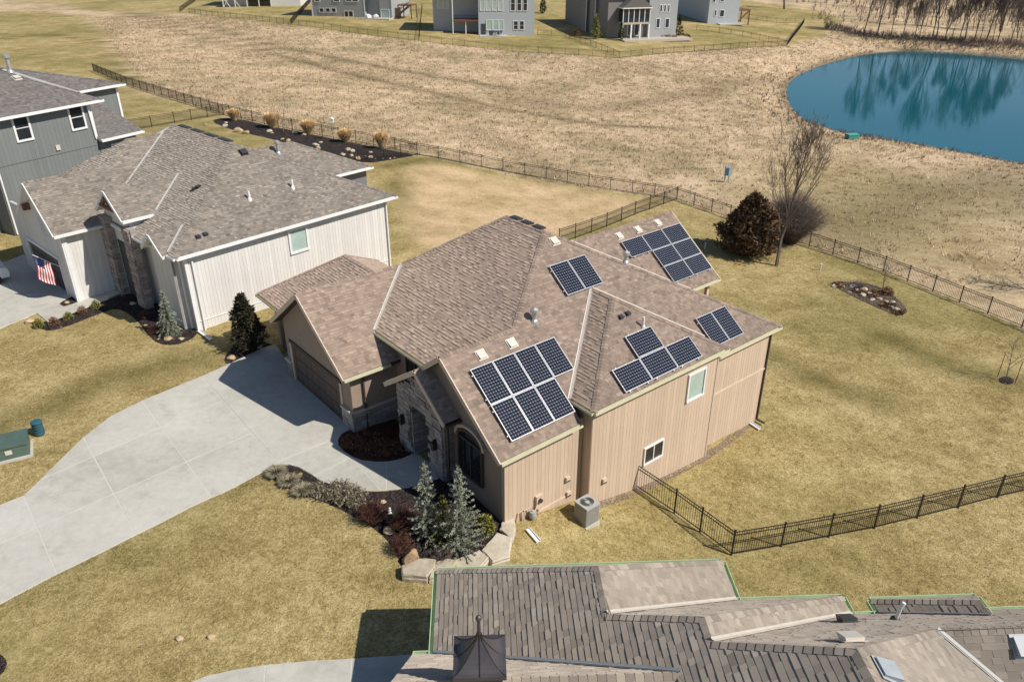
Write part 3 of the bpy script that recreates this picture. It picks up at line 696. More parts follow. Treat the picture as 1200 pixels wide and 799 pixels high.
# ------------------------------------------------------------------ main tan house
SM = .7676
def zM(v): return 3.25 + SM * (v + .4)
P_M = [(-.41,-.4,3.25),(3.62,-.4,3.25),(3.75,.434,3.89),(7.96,3.645,6.355),(12.1,.434,3.89),(12.15,-.4,3.25),(16.98,-.4,3.25),(7.5,6.27,8.37),(3.28,3.25,6.052),(-.41,3.25,6.052)]
P_WL = [(-.41,3.25,6.052),(3.28,3.25,6.052),(.37,5.33,4.45),(-.41,5.33,4.45)]
P_N1 = [(.37,5.33,4.45),(.37,9.51,4.45),(3.39,11.88,6.11),(.37,14.09,4.45),(7.5,9.0,8.37),(7.5,6.27,8.37),(3.28,3.25,6.052)]
P_P = [(7.5,9,8.37),(.37,14.09,4.45),(.37,15.65,3.25),(16.98,15.65,3.25)]
P_B = [(7.5,6.27,8.37),(16.98,-.4,3.25),(16.98,5.15,3.25),(11.7,8.95,6.1),(16.98,12.75,3.25),(16.98,15.65,3.25),(7.5,9,8.37)]
P_RS = [(11.7,8.95,6.1),(16.98,5.15,3.25),(19.45,5.15,3.25),(19.45,8.95,6.1)]
P_RN = [(11.7,8.95,6.1),(19.45,8.95,6.1),(19.45,12.75,3.25),(16.98,12.75,3.25)]
P_GR = [(-2.08,8.11,3.47),(.9,8.11,3.47),(.9,9.51,4.45),(.37,9.51,4.45),(3.39,11.88,6.11),(-2.08,11.88,6.11)]
P_GL = [(-2.08,11.88,6.11),(3.39,11.88,6.11),(.37,14.09,4.45),(.37,15.36,3.5),(-2.08,15.36,3.5)]
P_LF = [(-1.24,13.8,3.47),(-1.24,18.87,3.47),(2.4,15.7,5.65),(2.4,12.2,5.65)]
P_LS = [(-1.24,18.87,3.47),(2.4,15.7,5.65),(6.0,18.87,3.47)]
P_LB = [(2.4,15.7,5.65),(6.0,18.87,3.47),(6.0,14.0,3.47),(2.4,12.2,5.65)]
P_XN = [(3.83,-.85,3.89),(3.83,.434,3.89),(7.96,3.645,6.37),(7.96,2.38,6.37)]
P_X2 = [(3.83,-.85,3.89),(12.1,-.85,3.89),(7.96,2.38,6.37)]
P_XB = [(12.1,-.85,3.89),(12.1,.434,3.89),(7.96,3.645,6.37),(7.96,2.38,6.37)]
P_ER = [(-.75,2.6,3.5),(.6,2.6,3.5),(.6,4.55,5.0),(-.75,4.55,5.0)]
P_EL = [(-.75,4.55,5.0),(.6,4.55,5.0),(.6,7.0,3.35),(-.75,7.0,3.35)]
ALLP = [P_M, P_WL, P_N1, P_P, P_B, P_RS, P_RN, P_GR, P_GL, P_LF, P_LS, P_LB, P_XN, P_X2, P_XB, P_ER, P_EL]
house = empty('house', MAIN.O, MAIN.rz, 'tan house with brown shingle hip roof carrying rows of solar panels', 'house')
roof = roof_deck(house, ALLP, MT['brown_trim'])
shingles(roof, ALLP, MT['sh_brown'])
ridge_part(roof, [((-.41,3.25,6.06),(3.28,3.25,6.06),P_M,P_WL),((3.28,3.25,6.06),(7.5,6.27,8.38),P_M,P_N1),((7.5,6.27,8.38),(7.5,9,8.38),P_N1,P_B),((.37,14.09,4.46),(7.5,9,8.38),P_N1,P_P),
  ((16.98,-.4,3.26),(7.5,6.27,8.38),P_M,P_B),((11.7,8.95,6.11),(19.45,8.95,6.11),P_RS,P_RN),((-2.08,11.88,6.12),(3.39,11.88,6.12),P_GR,P_GL),((-1.24,18.87,3.48),(2.4,15.7,5.66),P_LF,P_LS),((2.4,12.2,5.66),(2.4,15.7,5.66),P_LF,P_LB),
  ((3.83,-.85,3.9),(7.96,2.38,6.38),P_XN,P_X2),((12.1,-.85,3.9),(7.96,2.38,6.38),P_X2,P_XB),((7.96,2.38,6.38),(7.96,3.645,6.38),P_XN,P_XB),((-.75,4.55,5.01),(.6,4.55,5.01),P_ER,P_EL),((6,18.87,3.48),(2.4,15.7,5.66),P_LS,P_LB)], MT['sh_brown'])
for p, q, a, b in (((.37,9.51,4.45),(3.39,11.88,6.11),P_N1,P_GR),((3.75,.434,3.89),(7.96,3.645,6.36),P_M,P_XN),((16.98,5.15,3.25),(11.7,8.95,6.1),P_B,P_RS)): valley_part(roof, p, q, a, b, MT['valley'])
_vb = valley_part(roof, (12.1,.434,3.89), (7.96,3.645,6.36), P_M, P_XB, MT['valley'], w=.06, lift=.05, rib=False)
for p, q in (((7.62,6.5,8.40),(7.62,7.1,8.40)),((7.62,7.3,8.40),(7.62,7.9,8.40)),((7.62,8.1,8.40),(7.62,8.7,8.40))):
    mb = MB(); mb.beam(p, q, .3, .07); mb.build('ridge_vent', MT['vent_dark'], roof)
# gutters and rake boards
for p, q, o in (((-.41,-.4,3.25),(3.62,-.4,3.25),(0,-1,0)),((3.83,-.85,3.89),(12.1,-.85,3.89),(0,-1,0)),((12.15,-.4,3.25),(16.98,-.4,3.25),(0,-1,0)),((3.83,.5,3.89),(3.83,-.85,3.89),(-1,0,0)),
                ((.37,5.33,4.45),(.37,9.51,4.45),(-1,0,0)),((-2.08,8.11,3.47),(.2,8.11,3.47),(0,-1,0)),((-1.24,15.3,3.47),(-1.24,18.87,3.47),(-1,0,0)),((16.98,-.4,3.25),(16.98,5.15,3.25),(1,0,0)),((17.0,5.15,3.25),(19.45,5.15,3.25),(0,-1,0)),((-.75,2.6,3.5),(.4,2.6,3.5),(0,-1,0))):
    gutter(house, p, q, o, MT['cream_gutter'] if o != (0,-1,0) or p[0] != -.75 else MT['brown_trim'])
def rake(parent, p, q, mat, w=.05, h=.2, dz=-.10):
    mb = MB(); d = Vector((0, 0, dz)); mb.beam(Vector(p) + d, Vector(q) + d, w, h); mb.build('rake_board', mat, parent)
for p, q in (((-.43,-.4,3.24),(-.43,3.25,6.05)),((-.43,3.25,6.05),(-.43,5.33,4.45)),((-2.1,8.11,3.46),(-2.1,11.88,6.1)),((-2.1,11.88,6.1),(-2.1,15.36,3.5)),((-.77,2.6,3.5),(-.77,4.55,5.0)),((-.77,4.55,5.0),(-.77,7.0,3.35)),((19.47,5.15,3.25),(19.47,8.95,6.1)),((19.47,8.95,6.1),(19.47,12.75,3.25))):
    rake(house, p, q, MT['tan_trim'])
# walls: right side
SD = MT['sd_tan']; ST = plain('tan_stucco', (.30, .228, .175), .9, .1, 1.5, bmp=.2, bscale=60); MT['stucco'] = ST
VW = -.12; VB = -.6
wall(house, [(0,VW,-1.2),(4.0,VW,-1.2),(4.0,VW,3.2),(0,VW,3.2)], (0,-1,0), SD)
wall(house, [(4.05,VB,-3),(11.85,VB,-3),(11.85,VB,3.84),(4.05,VB,3.84)], (0,-1,0), SD)
wall(house, [(11.85,VW,-3.4),(16.6,VW,-3.4),(16.6,VW,3.2),(11.85,VW,3.2)], (0,-1,0), SD)
mb = MB(); mb.box(4.03, 4.2, VB + .01, .8, -3, 3.84); mb.build('wall', SD, house)
mb = MB(); mb.box(11.7, 11.87, VB + .01, .8, -3, 3.84); mb.build('wall', SD, house)
# front walls
def gz(v): return min(3.47 + .70 * (v - 8.11), 6.11 - .75 * (v - 11.88)) - .2
UG = -1.6
wall(house, [(UG,8.5,-1),(UG,8.5,gz(8.5)),(UG,11.88,5.93),(UG,15.0,gz(15.0)),(UG,15.0,-1),(UG,14.35,-1),(UG,14.35,2.5),(UG,9.5,2.5),(UG,9.5,-1)], (-1,0,0), ST, brd=False)
wall(house, [(UG,8.52,-1),(1.2,8.52,-1),(1.2,8.52,3.42),(UG,8.52,3.42)], (0,-1,0), ST, brd=False)
wall(house, [(.75,3.0,-1),(.75,9.6,-1),(.75,9.6,4.4),(.75,3.0,4.4)], (-1,0,0), ST, brd=False)
def wz(v): return min(zM(v), 6.052 - .77 * (v - 3.25)) - .2
wall(house, [(0,VW+.02,-1.2),(0,VW+.02,zM(VW)-.2),(0,3.25,5.85),(0,5.2,wz(5.2)),(0,5.2,2.9),(0,3.4,2.9),(0,3.4,-1.2)], (-1,0,0), ST, brd=False)
wall(house, [(-.6,15.0,-1),(-.6,18.5,-1),(-.6,18.5,3.4),(-.6,15.0,3.4)], (-1,0,0), ST, brd=False)
wall(house, [(-.6,18.45,-1.5),(5.6,18.45,-1.5),(5.6,18.45,3.4),(-.6,18.45,3.4)], (0,1,0), SD)
wall(house, [(5.0,15.3,-2),(16.6,15.3,-3),(16.6,15.3,3.2),(5.0,15.3,3.2)], (0,1,0), SD)
wall(house, [(16.6,VW,-3.5),(16.6,15.3,-3.5),(16.6,15.3,3.2),(16.6,VW,3.2)], (1,0,0), SD)
# covered deck at the back
mb = MB(); mb.box(16.6, 19.2, 5.4, 12.5, -.15, .05); mb.build('deck_floor', MT['brown_trim'], house)
for v in (5.55, 9.0, 12.3):
    mb = MB(); mb.box(18.9, 19.08, v - .09, v + .09, -4.2, 3.2); mb.build('deck_post', MT['tan_trim'], house)
mb = MB(); mb.box(18.86, 19.12, 5.4, 12.5, 3.0, 3.2); mb.build('deck_beam', MT['tan_trim'], house)
mb = MB()
for v in np.arange(5.5, 12.4, .12): mb.beam((19.1, v, .1), (19.1, v, 1.0), .02, .02)
mb.beam((19.1, 5.4, 1.02), (19.1, 12.5, 1.02), .05, .05); mb.build('deck_railing', MT['black_metal'], house)
# trim: belly bands, corner boards, foundation strip
for p, q in (((1.6,VW-.03,-.28),(3.15,VW-.03,-.28)),((12.0,VW-.03,.9),(16.6,VW-.03,.9)),((4.05,VB-.03,3.66),(11.85,VB-.03,3.66))):
    mb = MB(); mb.beam(p, q, .04, .10); mb.build('band_trim', MT['tan_trim'], house)
mb = MB(); mb.box(11.83, 11.9, VB - .035, VB + .02, -3, 3.8); mb.build('corner_board', MT['tan_trim'], house)
mb = MB(); mb.beam((16.64,VW-.05,3.2),(16.64,VW-.05,-2.1),.09,.07,(1,0,0)); mb.beam((16.64,VW-.05,-2.1),(16.7,VW-.5,-2.15),.09,.07); mb.build('downspout', MT['brown_trim'], house)
mb = MB(); mb.beam((-1.0,8.44,3.4),(-1.0,8.44,.4),.08,.07,(1,0,0)); mb.build('downspout', MT['brown_trim'], house)
mb = MB(); mb.beam((-.42,2.9,3.4),(-.42,2.9,.3),.08,.07,(1,0,0)); mb.build('downspout', MT['brown_trim'], house)
# windows in the side walls
def win_px(F, parent, pts, v, out, fmat, gmat, div, fw=.09):
    Pw = (Vector((0, v, 0)), Vector(out)); q = [onplane(F, x, y, (Pw[0], Pw[1])) for x, y in pts]
    u0, u1 = min(a.x for a in q), max(a.x for a in q); z0, z1 = min(a.z for a in q), max(a.z for a in q)
    return (u0 + u1) / 2, (z0 + z1) / 2, u1 - u0, z1 - z0
_c = [onplane(MAIN, x, y, (Vector((0, VB, 0)), Vector((0, -1, 0)))) for x, y in ((803,468),(827,433),(752.5,543),(777,516))]
window(house, ((_c[0].x + _c[1].x) / 2, VB - .014, (_c[0].z + _c[1].z) / 2), (0,-1,0), abs(_c[1].x - _c[0].x) - .2, 1.25, MT['white_trim'], MT['glass_pale'])
window(house, ((_c[2].x + _c[3].x) / 2, VB - .014, (_c[2].z + _c[3].z) / 2 + .02), (0,-1,0), abs(_c[3].x - _c[2].x) - .16, .78, MT['white_trim'], MT['glass'], (2, 1), .07)
# arched front window
wf = MB(); cy_, w_, zb, zs = 1.92, 1.5, 1.0, 2.75
arc = [(cy_ + w_ / 2 * math.cos(a), zs + .42 * math.sin(a)) for a in np.linspace(0, math.pi, 13)]
prof = [(cy_ + w_ / 2, zb)] + arc + [(cy_ - w_ / 2, zb)]
for (a, b), (c_, d_) in zip(prof, prof[1:] + prof[:1]): wf.beam((-.05, a, b), (-.05, c_, d_), .09, .12, (1, 0, 0))
wf.beam((-.05, cy_, zb), (-.05, cy_, zs), .05, .06, (1, 0, 0)); wf.beam((-.05, cy_ - w_ / 2, zs - .05), (-.05, cy_ + w_ / 2, zs - .05), .06, .06, (1, 0, 0))
wfo = wf.build('arched_window', MT['brown_trim'], house)
g = MB(); g.poly([(-.02, a, b) for a, b in prof]); g.build('pane', MT['glass'], wfo)
wh = MB(); arc2 = [(cy_ + (w_ / 2 + .16) * math.cos(a), zs + .62 * math.sin(a)) for a in np.linspace(0, math.pi, 11)]
for (a, b), (c_, d_) in zip(arc2, arc2[1:]): wh.beam((-.07, a, b), (-.07, c_, d_), .12, .14, (1, 0, 0))
wh.build('window_arch', MT['tan_trim'], house)
window(house, (.74, 7.2, 3.35), (-1,0,0), .6, .8, MT['brown_trim'], MT['glass'])
# garage doors
gd = MB(); gd.box(UG + .12, UG + .18, 9.5, 14.35, .38, 2.5); gdo = gd.build('garage_door', MT['garage_brown'], house)
for k in range(8):
    v0 = 9.52 + k * .602; mb = MB(); mb.box(UG + .085, UG + .125, v0 + .012, v0 + .59, .42, 2.46); mb.build('panel', MT['garage_brown'], gdo)
for z0 in (1.05, 1.75): mb = MB(); mb.box(UG + .07, UG + .084, 9.52, 14.33, z0 - .012, z0 + .012); mb.build('section_joint', MT['brown_trim'], gdo)
mb = MB(); mb.beam((UG - .03, 9.35, 2.6), (UG - .03, 14.5, 2.6), .06, .16, (0, 0, 1)); mb.build('door_header', MT['brown_trim'], house)
for v in (9.42, 14.43):
    mb = MB(); mb.box(UG - .05, UG + .0, v - .09, v + .09, .38, 2.52); mb.build('door_casing', MT['tan_trim'], house)
gd = MB(); gd.box(-.66, -.62, 15.6, 17.9, .38, 2.5); gd.build('garage_door', MT['garage_brown'], house)
# stone veneer: individual stones
STONE_ME = []
for k in range(5):
    b = MB(); j = lambda s: random.uniform(-s, s)
    b.v = [(x + j(.03), y + j(.06), z + j(.05)) for x in (-.5, .5) for y in (-.5, .5) for z in (-.5, .5)]
    b.f = [[0,1,3,2],[4,6,7,5],[0,4,5,1],[2,3,7,6],[0,2,6,4],[1,5,7,3]]; b.t = [.5] * 6; b.m = [0] * 6
    STONE_ME.append(b.build('stone', MT['veneer']).data); bpy.data.objects.remove(bpy.data.objects[-1] if False else [o for o in bpy.data.objects if o.data is STONE_ME[-1]][0])
def stone_face(parent, axis, c, a0, a1, z0, z1, out, hole=None, top=None, row=.21, depth=.09):
    """courses of stones on a vertical face. axis 'u' : face at u=c spanning v; axis 'v': face at v=c spanning u"""
    z = z0
    while z < z1 - .04:
        h = min(random.uniform(row * .75, row * 1.3), z1 - z); a = a0
        while a < a1 - .03:
            w = min(random.uniform(.24, .62), a1 - a); m = (a + w / 2, z + h / 2)
            if a1 - a - w < .12: w = a1 - a; m = (a + w / 2, z + h / 2)
            if (hole is None or not hole(*m)) and (top is None or m[1] + h * .3 < top(m[0])):
                d = depth * random.uniform(.8, 1.35); me = random.choice(STONE_ME)
                if axis == 'u': addobj('stone', me, parent, (c + out * d / 2, m[0], m[1]), None, (d, w - .015, h - .015))
                else: addobj('stone', me, parent, (m[0], c + out * d / 2, m[1]), None, (w - .015, d, h - .015))
            a += w
        z += h
UE = -.45; AC = 4.78; AW = .76
def ahole(v, z): return abs(v - AC) < AW and (z < 2.45 or (abs(v - AC) / AW) ** 2 + ((z - 2.45) / .62) ** 2 < 1)
def etop(v): return min(3.5 + .77 * (v - 2.6), 5.0 - .67 * (v - 4.55)) - .22
mb = MB(); n_ = 14; arc = [(AC + AW * math.cos(a), 2.45 + .62 * math.sin(a)) for a in np.linspace(math.pi, 0, n_)]
face = [(6.42,-.3),(6.42,etop(6.42)),(4.6,4.7),(3.18,etop(3.18)),(3.18,-.3),(AC-AW,-.3)] + [(a, b) for a, b in arc] + [(AC+AW,-.3)]
mb.prism([(UE + .5, a, b) for a, b in face], (-.5, 0, 0)); ef = mb.build('stone_entry', MT['veneer'], house, recalc=True)
stone_face(ef, 'u', UE, 3.18, 6.42, .3, 4.75, -1, ahole, etop)
stone_face(ef, 'v', AC + AW, UE, .9, .3, 2.5, -1); 
mb = MB(); mb.box(UE, 1.3, AC + AW, AC + AW + .3, -.3, 2.9); mb.build('porch_wall', MT['veneer'], house)
stone_face(ef, 'v', 3.2, UE, .0, .3, 3.3, -1)
mb = MB(); mb.box(1.25, 1.33, 3.0, 6.4, -.3, 3.0); mb.build('porch_wall', MT['stucco'], house)
mb = MB(); mb.box(1.18, 1.25, 4.1, 5.1, .4, 2.5); dr = mb.build('front_door', MT['garage_brown'], house)
mb = MB(); mb.box(1.1, 1.18, 4.2, 4.26, 1.3, 1.5); mb.build('handle', MT['black_metal'], dr)
for v in (3.58, 5.98):
    mb = MB(); mb.box(UE - .3, UE - .12, v - .09, v + .09, 1.75, 2.1); mb.box(UE - .26, UE - .08, v - .03, v + .03, 2.1, 2.2); mb.build('wall_lantern', MT['black_metal'], house)
stone_face(house and ef, 'u', UG, 14.5, 15.05, .3, 1.35, -1); stone_face(ef, 'u', UG, 8.45, 9.36, .3, 1.35, -1); stone_face(ef, 'v', 8.52, UG, .6, .3, 1.35, -1)
mb = MB(); mb.box(UG - .15, UG + .02, 8.38, 9.4, 1.35, 1.45); mb.box(UG - .15, .6, 8.38, 8.5, 1.352, 1.448); mb.build('stone_cap', MT['stone_cap'], house)
mb = MB(); mb.box(UG - .15, UG + .02, 14.48, 15.1, 1.35, 1.45); mb.build('stone_cap', MT['stone_cap'], house)

# ------------------------------------------------------------------ solar panels
PW, PH = 1.559, 1.046
fr = MB(); t_ = .022
fr.box(0, PW, 0, t_, 0, .042); fr.box(0, PW, PH - t_, PH, 0, .042); fr.box(0, t_, t_, PH - t_, 0, .042); fr.box(PW - t_, PW, t_, PH - t_, 0, .042)
fo = fr.build('frame', MT['alu']); FR_ME = fo.data; bpy.data.objects.remove(fo)
bs = MB(); bs.box(t_, PW - t_, t_, PH - t_, .02, .034); bo = bs.build('backsheet', MT['backsheet']); BS_ME = bo.data; bpy.data.objects.remove(bo)
ce = MB(); cw = (PW - 2 * t_ - .02) / 12; ch = (PH - 2 * t_ - .02) / 8
for i in range(12):
    for j in range(8):
        x0 = t_ + .01 + i * cw + .003; x1 = x0 + cw - .006; y0 = t_ + .01 + j * ch + .003; y1 = y0 + ch - .006; c = .019
        ce.poly([(x0 + c, y0, .036), (x1 - c, y0, .036), (x1, y0 + c, .036), (x1, y1 - c, .036), (x1 - c, y1, .036), (x0 + c, y1, .036), (x0, y1 - c, .036), (x0, y0 + c, .036)])
co_ = ce.build('cells', MT['cell']); CE_ME = co_.data; bpy.data.objects.remove(co_)
rl = MB(); rl.box(-.02, .02, -.05, PH + .05, -.09, 0); ro = rl.build('mounting_rail', MT['alu']); RL_ME = ro.data; bpy.data.objects.remove(ro)
def solar(u, v, P, portrait, label, group):
    """u, v: lower corner in plan on plane P"""
    n = pnorm(P); up = Vector((-n.x * n.z, -n.y * n.z, n.x * n.x + n.y * n.y)).normalized(); a = Vector((1, 0, 0))
    p0 = Vector(P[0]); z = p0.z - (n.x * (u - p0.x) + n.y * (v - p0.y)) / n.z
    o = Vector((u, v, z)) + n * .12
    M = Matrix((a, up, n)).transposed().to_4x4(); M.translation = o
    if portrait: M = M @ Matrix.Translation((PH, 0, 0)) @ Matrix.Rotation(R(90), 4, 'Z')
    W = Matrix.Translation(MAIN.O) @ Matrix.Rotation(MAIN.rz, 4, 'Z') @ M
    t = empty('solar_panel', (0, 0, 0), 0, label, 'solar panel', group); t.matrix_world = W
    addobj('frame', FR_ME, t); addobj('backsheet', BS_ME, t); tag(addobj('cells', CE_ME, t), kind='stuff'); [addobj('mounting_rail', RL_ME, t, (q, 0, 0)) for q in (.25, PW - .25)]
    return t
CM = 1 / math.sqrt(1 + SM * SM); gp = .024
L1 = 'solar panel in the front seven panel array, '
for i in range(4): solar(.38 + i * (PH + gp), 2.48 - PW * CM, P_M, True, L1 + 'upper row, ' + ('at the gable end', 'second from the gable', 'third from the gable', 'jutting past the lower row')[i], 'front wing solar panels')
for i in range(3): solar(.38 + i * (PH + gp), 2.48 - (2 * PW + gp) * CM, P_M, True, L1 + 'lower row, ' + ('at the gable end', 'in the middle', 'nearest the valley')[i], 'front wing solar panels')
for i in range(2): solar(6.47 + i * (PH + gp), 4.9 - PW * CM, P_M, True, 'upright solar panel of the lone pair below the ridge, ' + ('nearer the dark front slope', 'nearer the rear deck')[i], 'pair of solar panels near the ridge')
for i in range(2): solar(12.17 + i * (PH + gp), 1.17 - PW * CM, P_M, True, 'solar panel of the pair at the rear eave corner, ' + ('half tucked into the valley', 'nearer the rear corner')[i], 'pair of solar panels at the rear corner')
for i in range(3): solar(5.6 + i * (PW + gp), -.75, P_X2, False, 'landscape solar panel in the row above the side gutter, ' + ('front end', 'middle', 'above the upper window')[i], 'row of three solar panels on the side bay')
solar(5.6 + PW + gp, -.75 + (PH + gp) * CM, P_X2, False, 'single landscape solar panel sitting above the side row of three', None)
CR = 1 / math.sqrt(1 + .75 ** 2); ur = 19.3 - 3 * (PW + gp)
for r_i in range(3):
    for i in range(3):
        if r_i < 2 and i == 0: continue
        solar(ur + i * (PW + gp), 5.66 + r_i * (PH + gp) * CR, P_RS, False, 'solar panel in the stepped array on the rear deck roof, ' + ('top row ' if r_i == 2 else 'middle row ' if r_i == 1 else 'bottom row ') + ('flue end', 'centre', 'gable edge')[i], 'rear deck solar panels')
# roof vents on the tan house (things of their own)
def mainv(px, py, P): return MAIN.W(*onplane(MAIN, px, py, P))
RN = Matrix.Rotation(MAIN.rz, 3, 'Z')
for x, y, P, lb, gr in ((563.8,416,P_M,'tan box vent above the front solar array, near the gable','p'),(599.5,402.5,P_M,'tan box vent above the middle of the front solar array','p'),(649.5,283,P_M,'tan box vent alone beside the main ridge end','p'),
                 (725.5,277,P_RS,'tan box vent above the rear deck array','Q'),(747.3,269.5,P_RS,'tan box vent above the rear deck array','Q'),(770.5,261.5,P_RS,'tan box vent above the rear deck array','Q')):
    box_vent(None, mainv(x, y, P), RN @ pnorm(P), MT['vent_tan'], lb, 'three box vents above the rear array' if gr == 'Q' else None)
pipe_vent(mainv(626, 377, P_M), MT['galv'], 'capped galvanised flue pipe above the front solar array', None, .55, .09, True)
pipe_vent(mainv(733, 308, P_M), MT['galv'], 'capped galvanised flue pipe beside the rear deck array', None, .5, .09, True)
pipe_vent(mainv(753.5, 384, P_X2), MT['pipe_white'], 'white plastic vent pipe above the side row of panels', None, .5, .055)
for x, y in ((727, 372), (735, 368)): box_vent(None, mainv(x, y, P_X2), RN @ pnorm(P_X2), MT['vent_dark'], 'one of two small black vents on the side bay roof', 'two small black roof vents', .2, .16)
# ------------------------------------------------------------------ white house next door
Wz = 4.55
W_M = [(-.57,-.4,4.55),(14.2,-.4,4.55),(6.4,4.58,8.383)]
W_N = [(-.57,-.4,4.55),(6.4,4.58,8.383),(6.4,12.4,8.383),(5.7,12.45,8.0),(1.8,10.1,5.86),(-.57,8.6,4.55)]
W_B = [(6.4,4.58,8.383),(14.2,-.4,4.55),(14.2,17.5,4.55),(6.4,12.4,8.383)]
W_P = [(6.4,12.4,8.383),(14.2,17.5,4.55),(-.5,17.5,4.55)]
W_GR = [(-3.48,8.32,4.35),(-.2,8.32,4.35),(1.8,10.1,5.90),(5.7,12.45,7.955),(3.3,12.45,7.955),(1.5,11.2,6.865),(-3.48,11.2,6.865)]
W_GL = [(-3.48,11.2,6.865),(1.5,11.2,6.865),(-2.4,13.95,4.55),(-3.48,13.95,4.55)]
W_H = [(1.5,11.2,6.865),(3.3,12.45,7.955),(-2.4,17.0,4.55),(-2.4,13.95,4.55)]
W_HL = [(3.3,12.45,7.955),(5.7,12.45,7.955),(5.7,17.0,4.5),(-2.4,17.0,4.5)]
W_ER = [(-.9,4.85,5.4),(1.15,4.85,5.4),(3.6,6.55,6.8),(-.9,6.55,6.8)]
W_EL = [(-.9,6.55,6.8),(3.6,6.55,6.8),(1.15,8.25,5.4),(-.9,8.25,5.4)]
W_SR = [(-.9,.45,4.5),(-.5,.45,4.5),(1.1,1.65,5.47),(-.9,1.65,5.47)]
W_SL = [(-.9,1.65,5.47),(1.1,1.65,5.47),(-.5,2.85,4.5),(-.9,2.85,4.5)]
_q = onplane(WHITE, 341, 166, [(0,6.3,4.55),(1,6.3,4.55),(0,7.3,5.25)]); rv, rzz = _q.y, _q.z
ru = _q.x
W_RS = [(9.0,rv,rzz),(9.0,6.3,4.55),(17.5,6.3,4.55),(ru,rv,rzz)]
W_RN = [(9.0,rv,rzz),(ru,rv,rzz),(17.5,2*rv-6.3,4.55),(9.0,2*rv-6.3,4.55)]
W_RE = [(ru,rv,rzz),(17.5,6.3,4.55),(17.5,2*rv-6.3,4.55)]
WALL_ = [W_M, W_N, W_B, W_P, W_GR, W_GL, W_H, W_HL, W_ER, W_EL, W_SR, W_SL, W_RS, W_RN, W_RE]
wh_ = empty('house', WHITE.O, WHITE.rz, 'white sided house with weathered grey brown roof and flag by its garage', 'house')
wroof = roof_deck(wh_, WALL_, MT['white_trim']); shingles(wroof, WALL_, MT['sh_weather'])
ridge_part(wroof, [((-.57,-.4,4.56),(6.4,4.58,8.39),W_M,W_N),((6.4,4.58,8.39),(6.4,12.4,8.39),W_N,W_B),((14.2,-.4,4.56),(6.4,4.58,8.39),W_M,W_B),((-3.48,11.2,6.87),(1.5,11.2,6.87),W_GR,W_GL),((1.5,11.2,6.87),(3.3,12.45,7.96),W_GR,W_H),((3.3,12.45,7.96),(5.7,12.45,7.96),W_GR,W_HL),
  ((-.9,6.55,6.81),(3.6,6.55,6.81),W_ER,W_EL),((-.9,1.65,5.48),(1.1,1.65,5.48),W_SR,W_SL),((10.0,rv,rzz+.01),(ru,rv,rzz+.01),W_RS,W_RN),((17.5,6.3,4.56),(ru,rv,rzz+.01),W_RS,W_RE)], MT['sh_weather'])
for p, q, a, b in (((1.8,10.1,5.88),(5.7,12.45,7.98),W_N,W_GR),((1.15,4.95,5.49),(3.55,6.55,6.81),W_N,W_ER),((-.5,.5,4.6),(1.05,1.6,5.45),W_N,W_SR)): valley_part(wroof, p, q, a, b, MT['valley_pale'], w=.08)
for k in range(4):
    mb = MB(); mb.beam((6.52, 5.3 + k * 1.7, 8.42), (6.52, 6.6 + k * 1.7, 8.42), .3, .07); mb.build('ridge_vent', MT['vent_dark'], wroof)
for p, q, o in (((-.57,-.4,4.55),(14.2,-.4,4.55),(0,-1,0)),((-3.48,8.32,4.35),(-.2,8.32,4.35),(0,-1,0)),((-.9,4.85,5.4),(1.15,4.85,5.4),(0,-1,0)),((-.57,2.9,4.55),(-.57,5.2,4.55),(-1,0,0)),((-.57,-.4,4.55),(-.57,.4,4.55),(-1,0,0)),((13.4,6.3,4.55),(17.5,6.3,4.55),(0,-1,0))):
    gutter(wh_, p, q, o, MT['white_trim'], .14, .13)
for p, q in (((-3.5,8.32,4.35),(-3.5,11.2,6.86)),((-3.5,11.2,6.86),(-3.5,13.95,4.55)),((-.92,4.85,5.4),(-.92,6.55,6.8)),((-.92,6.55,6.8),(-.92,8.25,5.4)),((-.92,.45,4.5),(-.92,1.65,5.47)),((-.92,1.65,5.47),(-.92,2.85,4.5))): rake(wh_, p, q, MT['white_trim'])
SW = MT['sd_white']
wall(wh_, [(0,-.08,-1.5),(13.6,-.08,-1.5),(13.6,-.08,4.5),(0,-.08,4.5)], (0,-1,0), SW)
wall(wh_, [(0,-.06,-1),(0,6.2,-1),(0,6.2,4.4),(0,-.06,4.4)], (-1,0,0), SW)
wall(wh_, [(-.45,.55,-1),(-.45,2.8,-1),(-.45,2.8,4.45),(-.45,1.65,5.3),(-.45,.55,4.45)], (-1,0,0), SW)
mb = MB(); mb.box(-.44, 0, .55, .7, -1, 4.4); mb.box(-.44, 0, 2.65, 2.8, -1, 4.4); mb.build('wall', SW, wh_)
def wgz(v): return min(4.35 + .873 * (v - 8.32), 6.865 - .842 * (v - 11.2)) - .2
wall(wh_, [(-3.0,8.7,-1),(-3.0,8.7,wgz(8.7)),(-3.0,11.2,6.66),(-3.0,13.7,wgz(13.7)),(-3.0,17.0,4.4),(-3.0,17.0,-1),(-3.0,15.4,-1),(-3.0,15.4,2.25),(-3.0,10.25,2.25),(-3.0,10.25,-1)], (-1,0,0), SW)
wall(wh_, [(-3.0,8.72,-1),(.3,8.72,-1),(.3,8.72,4.3),(-3.0,8.72,4.3)], (0,-1,0), SW)
wall(wh_, [(-.4,5.1,-1),(-.4,8.6,-1),(-.4,8.6,5.0),(-.4,6.55,6.6),(-.4,5.1,5.3),(-.4,5.1,-1)][:5], (-1,0,0), SW)
mb = MB(); mb.box(-.4, 1.2, 5.05, 5.2, -1, 5.35); mb.build('wall', SW, wh_)
wall(wh_, [(0,17.2,-1),(13.6,17.2,-1),(13.6,17.2,4.4),(0,17.2,4.4)], (0,1,0), SW)
